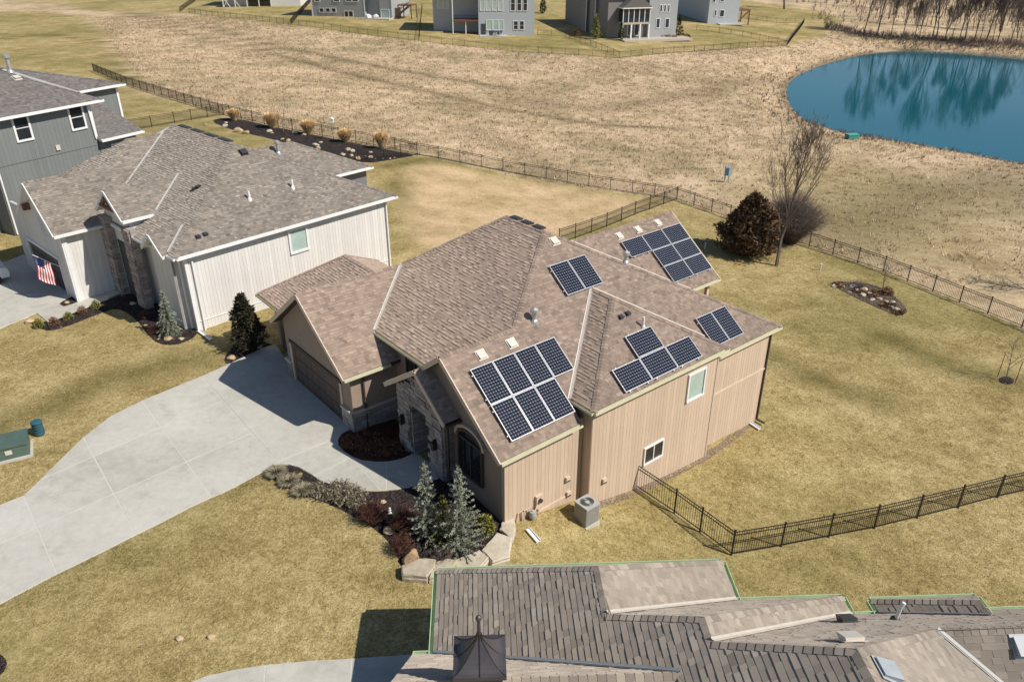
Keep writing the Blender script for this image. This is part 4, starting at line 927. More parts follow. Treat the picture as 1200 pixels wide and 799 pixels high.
wall(wh_, [(13.6,0,-2),(13.6,17.2,-2),(13.6,17.2,4.5),(13.6,0,4.5)], (1,0,0), SW)
wall(wh_, [(13.6,6.7,-2.5),(17.2,6.7,-2.5),(17.2,6.7,4.45),(13.6,6.7,4.45)], (0,-1,0), MT['sd_slate'], brd=False)
# stone columns of the entry
es = MB(); es.box(-.75, -.38, 4.5, 5.4, -.5, 4.9); eso = es.build('entry_column', MT['veneer'], wh_)
stone_face(eso, 'u', -.75, 4.5, 5.4, 0, 4.9, -1); stone_face(eso, 'v', 4.5, -.75, -.38, 0, 4.9, -1)
es = MB(); es.box(-.75, -.38, 7.7, 8.6, -.5, 4.9); eso = es.build('entry_column', MT['veneer'], wh_); stone_face(eso, 'u', -.75, 7.7, 8.6, 0, 4.9, -1); stone_face(eso, 'v', 7.7, -.75, -.38, 0, 4.9, -1)
mb = MB(); mb.box(-.42, -.36, 5.6, 7.5, .1, 3.6); mb.build('front_door', MT['garage_grey'], wh_)
for a, b in (((-.9,6.0,5.85),(-.9,6.55,6.35)),((-.9,6.55,6.35),(-.9,7.1,5.85)),((-.9,5.6,5.8),(-.9,7.5,5.8))):
    mb = MB(); mb.beam(a, b, .12, .16); mb.build('gable_brace', MT['cedar'], wh_)
gd = MB(); gd.box(-2.9, -2.84, 10.25, 15.4, .0, 2.25); gdo = gd.build('garage_door', MT['garage_grey'], wh_)
for k in range(8):
    for z0 in (.05, .6, 1.15, 1.7):
        mb = MB(); mb.box(-2.93, -2.895, 10.3 + k * .638, 10.87 + k * .638, z0, z0 + .48); mb.build('panel', MT['garage_grey'], gdo)
for v in (10.17, 15.48):
    mb = MB(); mb.box(-3.06, -2.98, v - .1, v + .1, 0, 2.4); mb.build('door_casing', MT['white_trim'], wh_)
mb = MB(); mb.box(-3.06, -2.98, 10.05, 15.6, 2.25, 2.45); mb.build('door_casing', MT['white_trim'], wh_)
mb = MB(); mb.box(-3.08, -2.98, 8.62, 8.92, -.5, 4.2); mb.box(-3.0, -2.8, 8.6, 8.7, -.5, 4.2); mb.build('corner_board', MT['white_trim'], wh_)
mb = MB(); mb.box(-.06, .12, -.16, -.06, -1, 4.4); mb.build('corner_board', MT['white_trim'], wh_)
for p in ((.35,-.18),(13.45,-.18)):
    mb = MB(); mb.beam((p[0], p[1], 4.4), (p[0], p[1], -.1 if p[0] < 1 else -.6), .1, .08, (1,0,0)); mb.build('downspout', MT['white_trim'], wh_)
mb = MB(); mb.beam((-.15,.3,4.4),(-.15,.3,.1),.1,.08,(1,0,0)); mb.build('downspout', MT['white_trim'], wh_)
_c = [onplane(WHITE, x, y, (Vector((0, -.08, 0)), Vector((0, -1, 0)))) for x, y in ((339,294),(360,268))]
window(wh_, ((_c[0].x + _c[1].x) / 2, -.1, (_c[0].z + _c[1].z) / 2), (0,-1,0), 1.05, 1.25, MT['white_trim'], MT['glass_pale'], (1,1), .13)
mb = MB(); mb.box(-3.05, -2.98, 10.9, 11.9, 3.5, 4.9); lv = mb.build('gable_vent', MT['white_trim'], wh_)
for k in range(9):
    mb = MB(); mb.beam((-3.07, 10.98, 3.58 + k * .145), (-3.07, 11.82, 3.58 + k * .145), .05, .05); mb.build('slat', MT['white_trim'], lv)
for v in (9.4, 12.9):
    mb = MB(); mb.beam((-3.4, v, wgz(v) - .25), (-2.98, v, wgz(v) - .25), .2, .35); mb.build('gable_bracket', MT['cedar'], wh_)
mb = MB(); mb.beam((0,-.11,.55),(13.6,-.11,.3),.03,.05); mb.build('band_trim', MT['white_trim'], wh_)
def whitev(px, py, P): return WHITE.W(*onplane(WHITE, px, py, P))
WRN = Matrix.Rotation(WHITE.rz, 3, 'Z')
pipe_vent(whitev(292.5, 234, W_M), MT['pipe_white'], 'white vent pipe low on the sunny slope of the white house', None, .5, .07)
pipe_vent(whitev(343, 220.5, W_M), MT['pipe_white'], 'white vent pipe nearer the back corner of the white house roof', None, .5, .07)
pipe_vent(whitev(326, 180, W_RS), MT['galv'], 'capped flue pipe on the rear wing of the white house', None, .8, .1, True)
box_vent(None, whitev(285, 179, W_M), WRN @ pnorm(W_M), MT['vent_dark'], 'black box vent just below the ridge of the white house', None, .4, .2)
for g_, pts, P in (('pair of black vents on the front slope of the white house', ((228.5,222),(233,219.5)), W_N), ('pair of black vents by the small gable of the white house', ((232,278),(240.5,275)), W_M)):
    for x, y in pts: box_vent(None, whitev(x, y, P), WRN @ pnorm(P), MT['vent_dark'], 'one of the ' + g_, g_, .22, .16)

# ------------------------------------------------------------------ grey two-storey house
gh = empty('house', GREY.O, GREY.rz, 'grey two storey house with white trimmed windows behind the white house', 'house')
GZ = 8.15
G_M = [(-9.0,-.5,GZ),(8.55,-.5,GZ),(3.9,4.3,10.55),(-9.0,4.3,10.55)]
G_H = [(8.55,-.5,GZ),(8.55,9.1,GZ),(3.9,4.3,10.55)]
G_N = [(-9.0,4.3,10.55),(3.9,4.3,10.55),(8.55,9.1,GZ),(-9.0,9.1,GZ)]
G_S = [(6.3,8.0,10.1),(9.7,4.1,GZ),(13.8,4.1,GZ)]
G_S2 = [(6.3,8.0,10.1),(13.8,4.1,GZ),(13.8,11.9,GZ)]
G_S3 = [(6.3,8.0,10.1),(13.8,11.9,GZ),(6.0,11.9,GZ)]
G_L = [(7.7,-.5,5.3),(11.4,-.5,5.3),(11.4,4.2,7.0),(7.7,4.2,7.0)]
GA = [G_M, G_H, G_N, G_S, G_S2, G_S3, G_L]
groof = roof_deck(gh, GA, MT['white_trim']); shingles(groof, GA, MT['sh_grey'])
ridge_part(groof, [((-9,4.3,10.56),(3.9,4.3,10.56),G_M,G_N),((8.55,-.5,GZ+.01),(3.9,4.3,10.56),G_M,G_H),((13.8,4.1,GZ+.01),(6.3,8.0,10.11),G_S,G_S2)], MT['sh_grey'])
for p, q, o in (((-9,-.5,GZ),(8.55,-.5,GZ),(0,-1,0)),((9.7,4.1,GZ),(13.8,4.1,GZ),(0,-1,0)),((7.7,-.5,5.3),(11.4,-.5,5.3),(0,-1,0)),((8.55,-.5,GZ),(8.55,4.1,GZ),(1,0,0))): gutter(gh, p, q, o, MT['white_trim'], .16, .15)
SG = MT['sd_grey']
wall(gh, [(-.1,0,-1),(7.75,0,-1),(7.75,0,8.1),(-.1,0,8.1)], (0,-1,0), SG, bw=.3)
wall(gh, [(7.75,0,-1.5),(7.75,9,-1.5),(7.75,9,8.1),(7.75,0,8.1)], (1,0,0), SG, bw=.3)
wall(gh, [(7.9,4.5,-1.5),(13.2,4.5,-1.5),(13.2,4.5,8.1),(7.9,4.5,8.1)], (0,-1,0), SG, bw=.3)
wall(gh, [(13.2,4.5,-1.5),(13.2,11.5,-1.5),(13.2,11.5,8.1),(13.2,4.5,8.1)], (1,0,0), SG, bw=.3)
wall(gh, [(7.8,.0,-1.5),(11.0,.0,-1.5),(11.0,.0,5.2),(7.8,.0,5.2)], (0,-1,0), SG, bw=.3)
wall(gh, [(-.1,0,-1),(-.1,8.6,-1),(-.1,8.6,8.1),(-.1,0,8.1)], (-1,0,0), SG, bw=.3)
wall(gh, [(-9,8.6,-1),(13.2,8.6,-1),(13.2,8.6,8.1),(-9,8.6,8.1)], (0,1,0), SG, bw=.3)
wall(gh, [(-9,1.5,-1),(-.1,1.5,-1),(-.1,1.5,8.1),(-9,1.5,8.1)], (0,-1,0), SG, bw=.3)
for u in (2.45, 6.55): window(gh, (u, -.02, 7.15), (0,-1,0), .95, 1.55, MT['white_trim'], MT['glass'], (1, 2), .14)
window(gh, (9.2, -.02, 4.2), (0,-1,0), .8, .8, MT['white_trim'], MT['glass'], (1, 1), .1)
mb = MB(); mb.beam((-.1,-.03,4.9),(7.75,-.03,4.9),.03,.06); mb.build('band_trim', SG, gh)
mb = MB(); mb.box(7.62, 7.8, -.06, 0.0, 5.3, 8.1); mb.build('corner_board', MT['white_trim'], gh)
mb = MB(); mb.box(13.1, 13.28, 4.42, 4.5, 4, 8.1); mb.build('corner_board', MT['white_trim'], gh)
mb = MB(); mb.beam((0,-.1,8.1),(0,-.1,.1),.14,.1,(1,0,0)); mb.build('downspout', MT['white_trim'], gh)
mb = MB(); mb.beam((7.5,-.1,8.0),(7.6,-.1,5.4),.12,.1,(1,0,0)); mb.build('downspout', MT['white_trim'], gh)
mb = MB(); mb.box(4.4, 4.7, -.12, 0, 5.15, 5.5); mb.build('dryer_vent', MT['vent_tan'], gh)
GRN = Matrix.Rotation(GREY.rz, 3, 'Z')
pipe_vent(GREY.W(*onplane(GREY, 12, 84, G_N)), MT['galv'], 'tall capped flue on the grey two storey roof', None, 1.1, .14, True)
box_vent(None, GREY.W(*onplane(GREY, 19.5, 92, G_M)), GRN @ pnorm(G_M), MT['vent_tan'], 'grey box vent near the ridge of the grey two storey house', None, .45, .2)

# ------------------------------------------------------------------ foreground house (seen from above)
class FF:  # frame with the same local() interface
    O = Vector((FORE_O.x, FORE_O.y, 0)); U = Vector((math.cos(FORE_RZ), math.sin(FORE_RZ), 0)); V = Vector((-math.sin(FORE_RZ), math.cos(FORE_RZ), 0))
    @staticmethod
    def local(p): q = Vector(p) - FF.O; return Vector((q.dot(FF.U), q.dot(FF.V), q.z))
    @staticmethod
    def W(u, v, z): return FF.O + FF.U * u + FF.V * v + Vector((0, 0, z))
fh = empty('house', FORE_O, FORE_RZ, 'near house seen from above, big weathered roof edged with pale green gutters', 'house')
Ze = 3.0; D_ = .65; K_ = .94
def zD(x): return Ze + D_ * x
def yk(e, z): return e - (z - Ze) / K_
r1, r2, r3 = 4.35, 6.2, 8.34; e1, e2, e3, eE = 0., -1.6, -2.28, -3.12
a1 = (r1, yk(e1, zD(r1)), zD(r1)); b1 = (r1, yk(e2, zD(r1)), zD(r1)); a2 = (r2, yk(e2, zD(r2)), zD(r2)); b2 = (r2, yk(e3, zD(r2)), zD(r2)); a3 = (r3, yk(e3, zD(r3)), zD(r3))
XE = 5.5; aE = (XE, yk(eE, zD(XE)), zD(XE)); yE = aE[1]; zE = aE[2]
yb = -15.0
F_D = [(0,0,Ze), a1, b1, a2, b2, a3, (r3,yb,a3[2]), (XE,yb,zE), aE, (0,eE,Ze)]
F_K1 = [(0,0,Ze),(8.75,0,Ze),a1]
F_L1 = [(8.75,0,Ze),a1,b1,(8.75,e2,Ze)]
F_K2 = [b1,(8.75,e2,Ze),(11.86,e2,Ze),a2]
sl2 = (a2[2]-Ze)/(11.86-r2)
F_L2 = [a2,(11.86,e2,Ze),(11.86,e3,Ze),b2]
_X = onplane(FF, 1097, 738, [(0,e3,Ze),(24,e3,Ze),(10,yk(e3,5),5)]); xr, zr = _X.x, _X.z   # right end of the hip from apex 3
p3_ = (a3[2] - zr) / (xr - r3)
F_K3 = [b2,(11.86,e3,Ze),(24,e3,Ze),(24,yk(e3,zr),zr),(xr,yk(e3,zr),zr),a3]
yx = yk(e3, zr); dS = .8; xv = xr + 4.0; zv = zr - p3_ * 4.0; yv = yx - (zr - zv) / dS
F_L3 = [a3,(xr,yx,zr),(xv,yv,zv),(xv,yb-3,zv),(r3,yb-3,a3[2])]
F_S = [(xr,yx,zr),(24,yx,zr),(24,yv,zv),(xv,yv,zv)]
F_E = [(-.55,eE,Ze),(0,eE,Ze),aE,(-.55,yE,zE)]
F_E2 = [(-.55,yE,zE),aE,(XE,yE-3.9,Ze),(-.55,yE-3.9,Ze)]
xb, zb_ = 14.7, Ze + .65 * (14.7 - 12.66)
F_BL = [(12.66,-1.75,Ze),(xb,-1.75-(zb_-Ze)/.94,zb_),(xb,yk(e3,zb_),zb_),(12.66,e3,Ze)]
F_BR = [(xb,-1.75-(zb_-Ze)/.94,zb_),(15.8,-1.75,Ze),(15.8,e3,Ze),(xb,yk(e3,zb_),zb_)]
F_BK = [(12.66,-1.75,Ze),(15.8,-1.75,Ze),(xb,-1.75-(zb_-Ze)/.94,zb_)]
FA = [F_D, F_K1, F_L1, F_K2, F_L2, F_K3, F_L3, F_S, F_E, F_E2, F_BL, F_BR, F_BK]
froof = roof_deck(fh, FA, MT['deck'])
Vs, Ts, objs = [], [], []
TINTS = [.12, .3, .42, .55, .68, .85]; WEDGE = []
for t in TINTS:
    b = MB(); b.v = [(0,0,1),(1,0,1),(1,1,.25),(0,1,.25),(0,0,0),(1,0,0),(1,1,0),(0,1,0)]; b.f = [list(q) for q in _QT]; b.t = [t] * 4; b.m = [0] * 4
    o = b.build('shingle', MT['sh_fore'], tint=True); WEDGE.append(o.data); bpy.data.objects.remove(o)
cands = []
for i, P in enumerate(FA):
    V, t, full, (a, up, n, tb, A0, A1, S0) = shingle_arrays(P, exp=.165 if i == 0 else .15, wmin=.16, wmax=.34, thick=(.006, .018) if i else (.011, .019), tsd=.10)
    if i in (0, 7):
        c = V.mean(1); Wc = np.array([tuple(FF.W(*q)) for q in c]) - np.array([0, 0, CAM_H]); w = Wc @ _f; px = PCX + FPX * (Wc @ _r) / w; py = PCY - FPX * (Wc @ _u) / w
        sel = full & (px > 5) & (px < 1195) & (py > 5) & (py < 790); idx = np.where(sel)[0]; idx = idx[np.argsort(w[idx])][:150]
        for k in idx: cands.append((V[k], t[k], a, up, n))
        keep = np.ones(len(V), bool); keep[idx] = False; V, t = V[keep], t[keep]
    Vs.append(V); Ts.append(t)
V = np.concatenate(Vs); t = np.concatenate(Ts); Qd = (np.arange(len(V))[:, None, None] * 8 + _QT[None]).reshape(-1, 4)
tag(addobj('shingles', np_mesh('shingles', V.reshape(-1, 3), Qd, MT['sh_fore'], np.repeat(t, 4)), froof), kind='stuff')
for v8, tt, a, up, n in cands:
    o0, o1, o3 = Vector(v8[4]), Vector(v8[5]), Vector(v8[7]); M = Matrix((o1 - o0, o3 - o0, n * (Vector(v8[0]) - o0).length)).transposed().to_4x4(); M.translation = o0
    s = addobj('shingle', WEDGE[int(np.argmin([abs(tt - q) for q in TINTS]))], froof); s.matrix_local = M
def cap_objs(lines_, w=.16, exp=.19):
    for p, q, P1, P2 in lines_:
        tmp = MB(); out = caps(tmp, p, q, pnorm(P1), pnorm(P2), w, exp)
        for i in range(0, len(out), 4):
            mb = MB()
            for pts, ti in out[i:i + 4]: mb.poly(pts, ti)
            mb.build('ridge_cap', MT['sh_fore'], froof, tint=True)
cap_objs([((0,0,Ze),a1,F_D,F_K1),(a1,b1,F_D,F_L1),(b1,a2,F_D,F_K2),(a2,b2,F_D,F_L2),(b2,a3,F_D,F_K3),((r3,-12,a3[2]),a3,F_D,F_L3),((8.75,0,Ze),a1,F_L1,F_K1),((11.86,e2,Ze),a2,F_L2,F_K2),((xr,yx,zr),a3,F_L3,F_K3),((xr,yx,zr),(17.5,yx,zr),F_K3,F_S),((.0,yE,zE),aE,F_E,F_E2),(F_BL[1],F_BL[2],F_BL,F_BR),((12.66,-1.75,Ze),F_BL[1],F_BL,F_BK)])
valley_part(froof, (8.75,e2,Ze), b1, F_L1, F_K2, MT['valley'], .10); valley_part(froof, (11.86,e3,Ze), b2, F_L2, F_K3, MT['valley'], .10)
valley_part(froof, (0,eE,Ze), aE, F_D, F_E, MT['valley_grey'], .08); valley_part(froof, (xv,yv,zv), (xr,yx,zr), F_L3, F_S, MT['valley_pale'], .08)
valley_part(froof, (15.8,e3,Ze), F_BL[2], F_BR, F_K3, MT['valley'], .05, .05); valley_part(froof, (12.66,e3,Ze), F_BL[2], F_BL, F_K3, MT['valley_grey'], .04, .04)
for p, q, o in (((0,eE,Ze),(0,0,Ze),(-1,0,0)),((0,0,Ze),(8.75,0,Ze),(0,1,0)),((8.75,0,Ze),(8.75,e2,Ze),(1,0,0)),((8.75,e2,Ze),(11.86,e2,Ze),(0,1,0)),((11.86,e2,Ze),(11.86,e3,Ze),(1,0,0)),((11.86,e3,Ze),(12.66,e3,Ze),(0,1,0)),((12.66,-1.75,Ze),(15.8,-1.75,Ze),(0,1,0)),((12.66,-2.3,Ze),(12.66,-1.75,Ze),(-1,0,0)),((15.8,-1.75,Ze),(15.8,-2.3,Ze),(1,0,0)),((15.8,e3,Ze),(24,e3,Ze),(0,1,0)),((-.55,eE,Ze),(-.1,eE,Ze),(0,1,0))):
    gutter(fh, p, q, o, MT['green_edge'], .12, .12)
for x0, x1, y0, y1, ax in ((.35,.5,-15,-.4,0),(.35,8.4,-.5,-.35,1),(8.3,8.45,-2,-.4,0),(8.3,11.5,-2.1,-1.95,1),(11.4,11.55,-2.7,-2,0),(11.4,24,-2.75,-2.6,1),(-.3,-.15,-11,-3.5,0)):
    mb = MB(); mb.box(x0, x1, y0, y1, -3.5, Ze - .05); mb.build('wall', MT['sd_grey'], fh)
mb = MB(); mb.box(12.95, 15.5, -2.6, -2.1, -3.2, Ze - .1); mb.build('bay_wall', MT['sd_grey'], fh)
# vents on the foreground roof
def forev(px, py, P): return FF.W(*onplane(FF, px, py, P))
FRN = Matrix.Rotation(FORE_RZ, 3, 'Z')
box_vent(None, forev(993, 729, F_K3), FRN @ pnorm(F_K3), MT['vent_dark'], 'black box vent on the far slope of the near roof', None, .4, .2)
box_vent(None, forev(998, 752, F_K3), FRN @ pnorm(F_K3), MT['vent_tan'], 'pale box vent beside the highest ridge of the near roof', None, .4, .2)
box_vent(None, forev(1038, 787, F_L3), FRN @ pnorm(F_L3), MT['utility_grey'], 'pale metal box vent on the sunny slope of the near roof', None, .42, .16)
box_vent(None, forev(1198, 757, F_S), FRN @ pnorm(F_S), MT['utility_grey'], 'grey box vent beside the white valley of the near roof', None, .42, .2)
t = empty('vent_pipe', forev(1049, 726, F_K3), 0, 'white bent vent pipe beside the bay of the near roof', 'vent pipe'); mb = MB(); mb.tube([(0,0,-.1),(0.05,0,.45),(.1,0,.6)], .05, 10); mb.build('pipe', MT['pipe_white'], t); mb = MB(); mb.tube([(0,0,-.1),(0,0,.05),(0,0,.1)], [.15,.12,.06], 10); mb.build('boot', MT['vent_dark'], t)
# chimney with concave metal tent cap and finial
cxp = atz(562, 768, 7.0); cc_ = FF.local((cxp[0], cxp[1], 0))
ct = empty('chimney', FF.W(cc_.x, cc_.y, 0), FORE_RZ, 'square chimney with a concave dark metal tent cap and ball finial', 'chimney')
mb = MB(); mb.box(-.46, .46, -.46, .46, 4.0, 7.0); mb.build('stack', MT['metal_dark'], ct)
NS = 9; mb = MB(); hw = .53; prof_ = [(hw * (1 - i / (NS - 1)) ** 1.0, 7.0 + .64 * ((i / (NS - 1)) ** 1.75)) for i in range(NS)]
prof_[-1] = (.035, prof_[-1][1])
ring = []
for w, z in prof_:
    ring.append([(-w,-w,z),(0,-w,z),(w,-w,z),(w,0,z),(w,w,z),(0,w,z),(-w,w,z),(-w,0,z)])
for i in range(NS - 1):
    for k in range(8): mb.poly([ring[i][k], ring[i][(k + 1) % 8], ring[i + 1][(k + 1) % 8], ring[i + 1][k]])
mb.box(-hw - .01, hw + .01, -hw - .01, hw + .01, 6.9, 6.998); cap = mb.build('tent_cap', MT['metal_dark'], ct)
for k in range(8):
    mb = MB(); mb.tube([ring[i][k] for i in range(NS)], .014, 5); mb.build('seam', MT['black_metal'], cap)
mb = MB(); mb.tube([(0,0,7.55),(0,0,8.02)], [.045,.035], 10); mb.tube([(0,0,8.0),(0,0,8.03),(0,0,8.075),(0,0,8.12),(0,0,8.15)], [.02,.055,.068,.05,.012], 12); mb.build('finial', MT['metal_dark'], ct, smooth=False)
# ------------------------------------------------------------------ fences
def fence(px, label, height=1.22, spacing=2.35, single=False, ppx=None, pitch=.112):
    G = [ground(x, y) for x, y in px]; root = empty('fence', G[0], 0, label, 'fence', 'black metal picket fences'); o0 = G[0]
    posts = []
    for a, b in zip(G[:-1], G[1:]):
        L = math.hypot(b.x - a.x, b.y - a.y); k = max(1, int(round(L / spacing)))
        for i in range(k):
            t = i / k; x, y = a.x + (b.x - a.x) * t, a.y + (b.y - a.y) * t; posts.append(Vector((x, y, Tz(x, y))))
    posts.append(G[-1])
    pk = MB()
    for p in posts: addobj('post', FP_ME, root, p - o0, None, (1, 1, height / 1.22))
    for a, b in zip(posts[:-1], posts[1:]):
        A, B = a - o0, b - o0
        for h in (.12, height - .18, height - .02):
            mb = MB(); mb.beam(A + Vector((0, 0, h)), B + Vector((0, 0, h)), .028, .035); mb.build('rail', MT['black_metal'], root)
        L = (B - A).length; k = int(L / pitch)
        for i in range(1, k):
            q = A + (B - A) * (i / k)
            if single: addobj('picket', PK_ME, root, q + Vector((0, 0, .06)), None, (1, 1, (height - .08) / 1.14))
            else: pk.beam(q + Vector((0, 0, .06)), q + Vector((0, 0, height - .02)), .016, .016, (1, 0, 0))
    if not single: tag(pk.build('pickets', MT['black_metal'], root), kind='stuff')
    return root
mb = MB(); mb.box(-.032, .032, -.032, .032, -.3, 1.27); mb.box(-.042, .042, -.042, .042, 1.27, 1.30); o = mb.build('post', MT['black_metal']); FP_ME = o.data; bpy.data.objects.remove(o)
mb = MB(); mb.box(-.008, .008, -.008, .008, 0, 1.14); o = mb.build('picket', MT['black_metal']); PK_ME = o.data; bpy.data.objects.remove(o)
fence([(736,565),(790,601),(820,623),(857,650.3),(1024,619),(1168.5,582.8),(1250,564)], 'black picket fence running out from the tan house side wall and along the side yard', single=True)
fence([(793,234),(855,256),(948,289),(1035,318),(1157.4,367.3),(1240,400)], 'black picket fence closing the backyard from the field beside the juniper')
fence([(489,182),(640,210),(793,234)], 'black picket fence between the field and the middle backyard')
fence([(793,234),(744,252),(674,279.6),(655,286)], 'short black picket fence from the field corner to the tan house')
fence([(489,182),(450,187.6),(420,191)], 'short black picket fence at the end of the mulch bed with tan grasses')
fence([(110,84),(149,100),(208,118),(257,133),(310,146),(378,160),(438,171),(489,182)], 'long black picket fence behind the mulch bed with tan grasses')
fence([(150,154),(205,144.5),(262,135)], 'black picket fence beside the grey two storey house')
for px, lb in (([(222,16),(341,29.5)], 'far black fence behind the house with white cross braces'), ([(211,14.5),(229,2)], 'far dark fence panel at the far field edge, shorter'), ([(341,29.5),(356,12),(364,3)], 'far dark fence climbing beside the grey house with three small windows'),
               ([(341,29.5),(420,40),(491,48.5)], 'far black fence behind the grey house with three small windows'), ([(491,48.5),(493,28),(495,10)], 'far black side fence between two distant patios'), ([(491,48.5),(600,61),(726,68.5)], 'far black fence behind the pale blue house'),
               ([(630,41.5),(662,43.5),(726,68.5)], 'far black side fence beside the dark gabled house'), ([(726,68.5),(825,60.6),(921,54.5)], 'far black fence behind the dark gabled house'), ([(816,35.6),(870,43),(921,54.5)], 'far black side fence right of the dark gabled house patio'),
               ([(864,21),(910,27),(942,27.5),(922,54.5)], 'far black fence enclosing the corner lawn by the pond')):
    fence(px, lb, spacing=2.6, pitch=.2)

# ------------------------------------------------------------------ plants
def bark(name, c): return plain(name, c, .95, .3, 6., bmp=.5, bscale=25)
MT['bark_grey'] = bark('grey_bark', (.16, .13, .11)); MT['bark_dark'] = bark('dark_bark', (.075, .058, .048)); MT['twig'] = bark('twigs', (.15, .115, .095)); MT['twig_red'] = bark('red_twigs', (.11, .045, .03)); MT['twig_far'] = bark('far_twigs', (.13, .10, .085))
def leafmat(name, c0, c1, c2):
    m, nt, p = newmat(name); t = attr(nt, 'tint'); f = math_(nt, 'ADD', math_(nt, 'MULTIPLY', t, .8), math_(nt, 'MULTIPLY', noise(nt, objco(nt), 3, 2), .3))
    nt.links.new(ramp(nt, f, [(.2, c0), (.55, c1), (.95, c2)]), p.inputs['Base Color']); p.inputs['Roughness'].default_value = .8; p.inputs['Specular IOR Level'].default_value = .2; return m
MT['blue_needle'] = leafmat('blue_spruce_needles', (.07, .08, .05), (.21, .23, .165), (.47, .48, .37))
MT['green_needle'] = leafmat('juniper_needles', (.012, .016, .010), (.035, .036, .020), (.085, .065, .035))
MT['brown_needle'] = leafmat('winter_juniper_needles', (.045, .028, .018), (.13, .082, .048), (.27, .18, .10))
MT['yellow_green'] = leafmat('yellow_green_leaves', (.07, .075, .015), (.20, .19, .04), (.36, .33, .09))
MT['dry_grass'] = leafmat('dry_ornamental_grass', (.42, .27, .11), (.72, .50, .25), (.9, .70, .42))
MT['low_grass'] = leafmat('clipped_grass_clump', (.10, .085, .05), (.22, .19, .12), (.36, .32, .22))
MT['rust_leaf'] = leafmat('rust_leaves', (.09, .04, .02), (.20, .10, .05), (.33, .2, .1))
MT['evergreen'] = leafmat('small_evergreen', (.02, .03, .012), (.055, .075, .028), (.11, .13, .05))
def branch_tree(mbT, mbB, base, H, seed, r0=.12, spread=.55, levels=4, fork=.28, n1=9, up=.35, nside=5, minr=.006):
    rg = random.Random(seed)
    def grow(p, d, L, r, lev):
        n = 4; pts = [p]; rad = [r]; q = p.copy(); dd = d.copy()
        for i in range(n):
            dd = (dd + Vector((rg.uniform(-1, 1), rg.uniform(-1, 1), rg.uniform(-.3, .6))) * (.11 + .05 * lev)).normalized(); q = q + dd * (L / n); pts.append(q.copy()); rad.append(max(minr, r * (1 - .75 * (i + 1) / n)))
        (mbT if lev == 0 else mbB).tube(pts, rad, nside if lev < 2 else 3, rg.random(), cap=lev == 0)
        if lev >= levels: return
        k = n1 if lev == 0 else rg.randint(4, 6) if lev == 1 else rg.randint(3, 5)
        for i in range(k):
            t = fork + (1 - fork) * (i + rg.random()) / k if lev == 0 else .25 + .75 * (i + rg.random()) / k
            t = min(t, .98); j = t * n; a = int(j); pp = pts[a].lerp(pts[a + 1], j - a); rr = rad[a] + (rad[a + 1] - rad[a]) * (j - a)
            ax = (pts[a + 1] - pts[a]).normalized(); s = ax.orthogonal().normalized(); s.rotate(Matrix.Rotation(rg.uniform(0, 6.28), 3, ax))
            nd_ = (ax * (1 - spread * rg.uniform(.7, 1.3)) + s * spread * rg.uniform(.8, 1.3) + Vector((0, 0, up))).normalized()
            grow(pp, nd_, L * (1.05 - .75 * t if lev == 0 else rg.uniform(.45, .65)) * (.62 if lev == 0 else 1), rr * rg.uniform(.5, .68), lev + 1)
    grow(Vector(base), Vector((rg.uniform(-.05, .05), rg.uniform(-.05, .05), 1)).normalized(), H * .8, r0, 0)
def bare_tree(loc, H, label, seed, cat='tree', group=None, name='bare_tree', mat='bark_grey', tw='twig', **kw):
    t = empty(name, loc, 0, label, cat, group); a, b = MB(), MB(); branch_tree(a, b, (0, 0, -.1), H, seed, **kw); a.build('trunk', MT[mat], t); b.build('crown', MT[tw], t); return t
def twig_bush(loc, w, h, label, seed, mat='twig', n=90, name='bare_shrub', group=None, base=.18, leafy=None, sub=3):
    rg = random.Random(seed); t = empty(name, loc, 0, label, 'shrub', group); mb = MB(); lf = MB()
    for i in range(n):
        a = rg.uniform(0, 6.283); el = rg.uniform(.15, 1.0); rr = math.sqrt(rg.random()) * base * w
        p = Vector((rr * math.cos(a), rr * math.sin(a), -.02)); d = Vector((math.cos(a) * (1 - el) * w * .62, math.sin(a) * (1 - el) * w * .62, h * (.55 + .5 * el))) * rg.uniform(.7, 1.05)
        q1 = p + d * .5 + Vector((0, 0, h * .05)); q2 = p + d; mb.tube([p, q1, q2], [.011, .008, .003], 3, rg.random(), cap=False)
        for s in range(sub):
            f = rg.uniform(.3, .9); b0 = p.lerp(q2, f); e = b0 + Vector((rg.uniform(-1, 1) * w, rg.uniform(-1, 1) * w, rg.uniform(.0, 1) * h)) * .22; mb.tube([b0, e], [.006, .002], 3, rg.random(), cap=False)
            if leafy:
                for _ in range(3):
                    c = b0.lerp(e, rg.random()); x = Vector((rg.uniform(-1, 1), rg.uniform(-1, 1), rg.uniform(-1, 1))) * .05; y = Vector((rg.uniform(-1, 1), rg.uniform(-1, 1), rg.uniform(-1, 1))) * .05; lf.poly([c - x, c + y, c + x], rg.random())
    mb.build('twigs', MT[mat], t)
    if leafy: lf.build('leaves', MT[leafy], t, tint=True)
    return t
def leaf_mass(mb, n, fn, size, seed, shell=.55):
    rg = np.random.default_rng(seed)
    for i in range(n):
        c, out = fn(rg); s = size * rg.uniform(.6, 1.4); x = Vector(rg.normal(size=3)).normalized() * s; d = (Vector(out) * .7 + Vector(rg.normal(size=3)) * .5).normalized() * s * 1.7; c = Vector(c)
        mb.poly([c - x * .5, c + d, c + x * .5], float(rg.uniform(0, 1)))
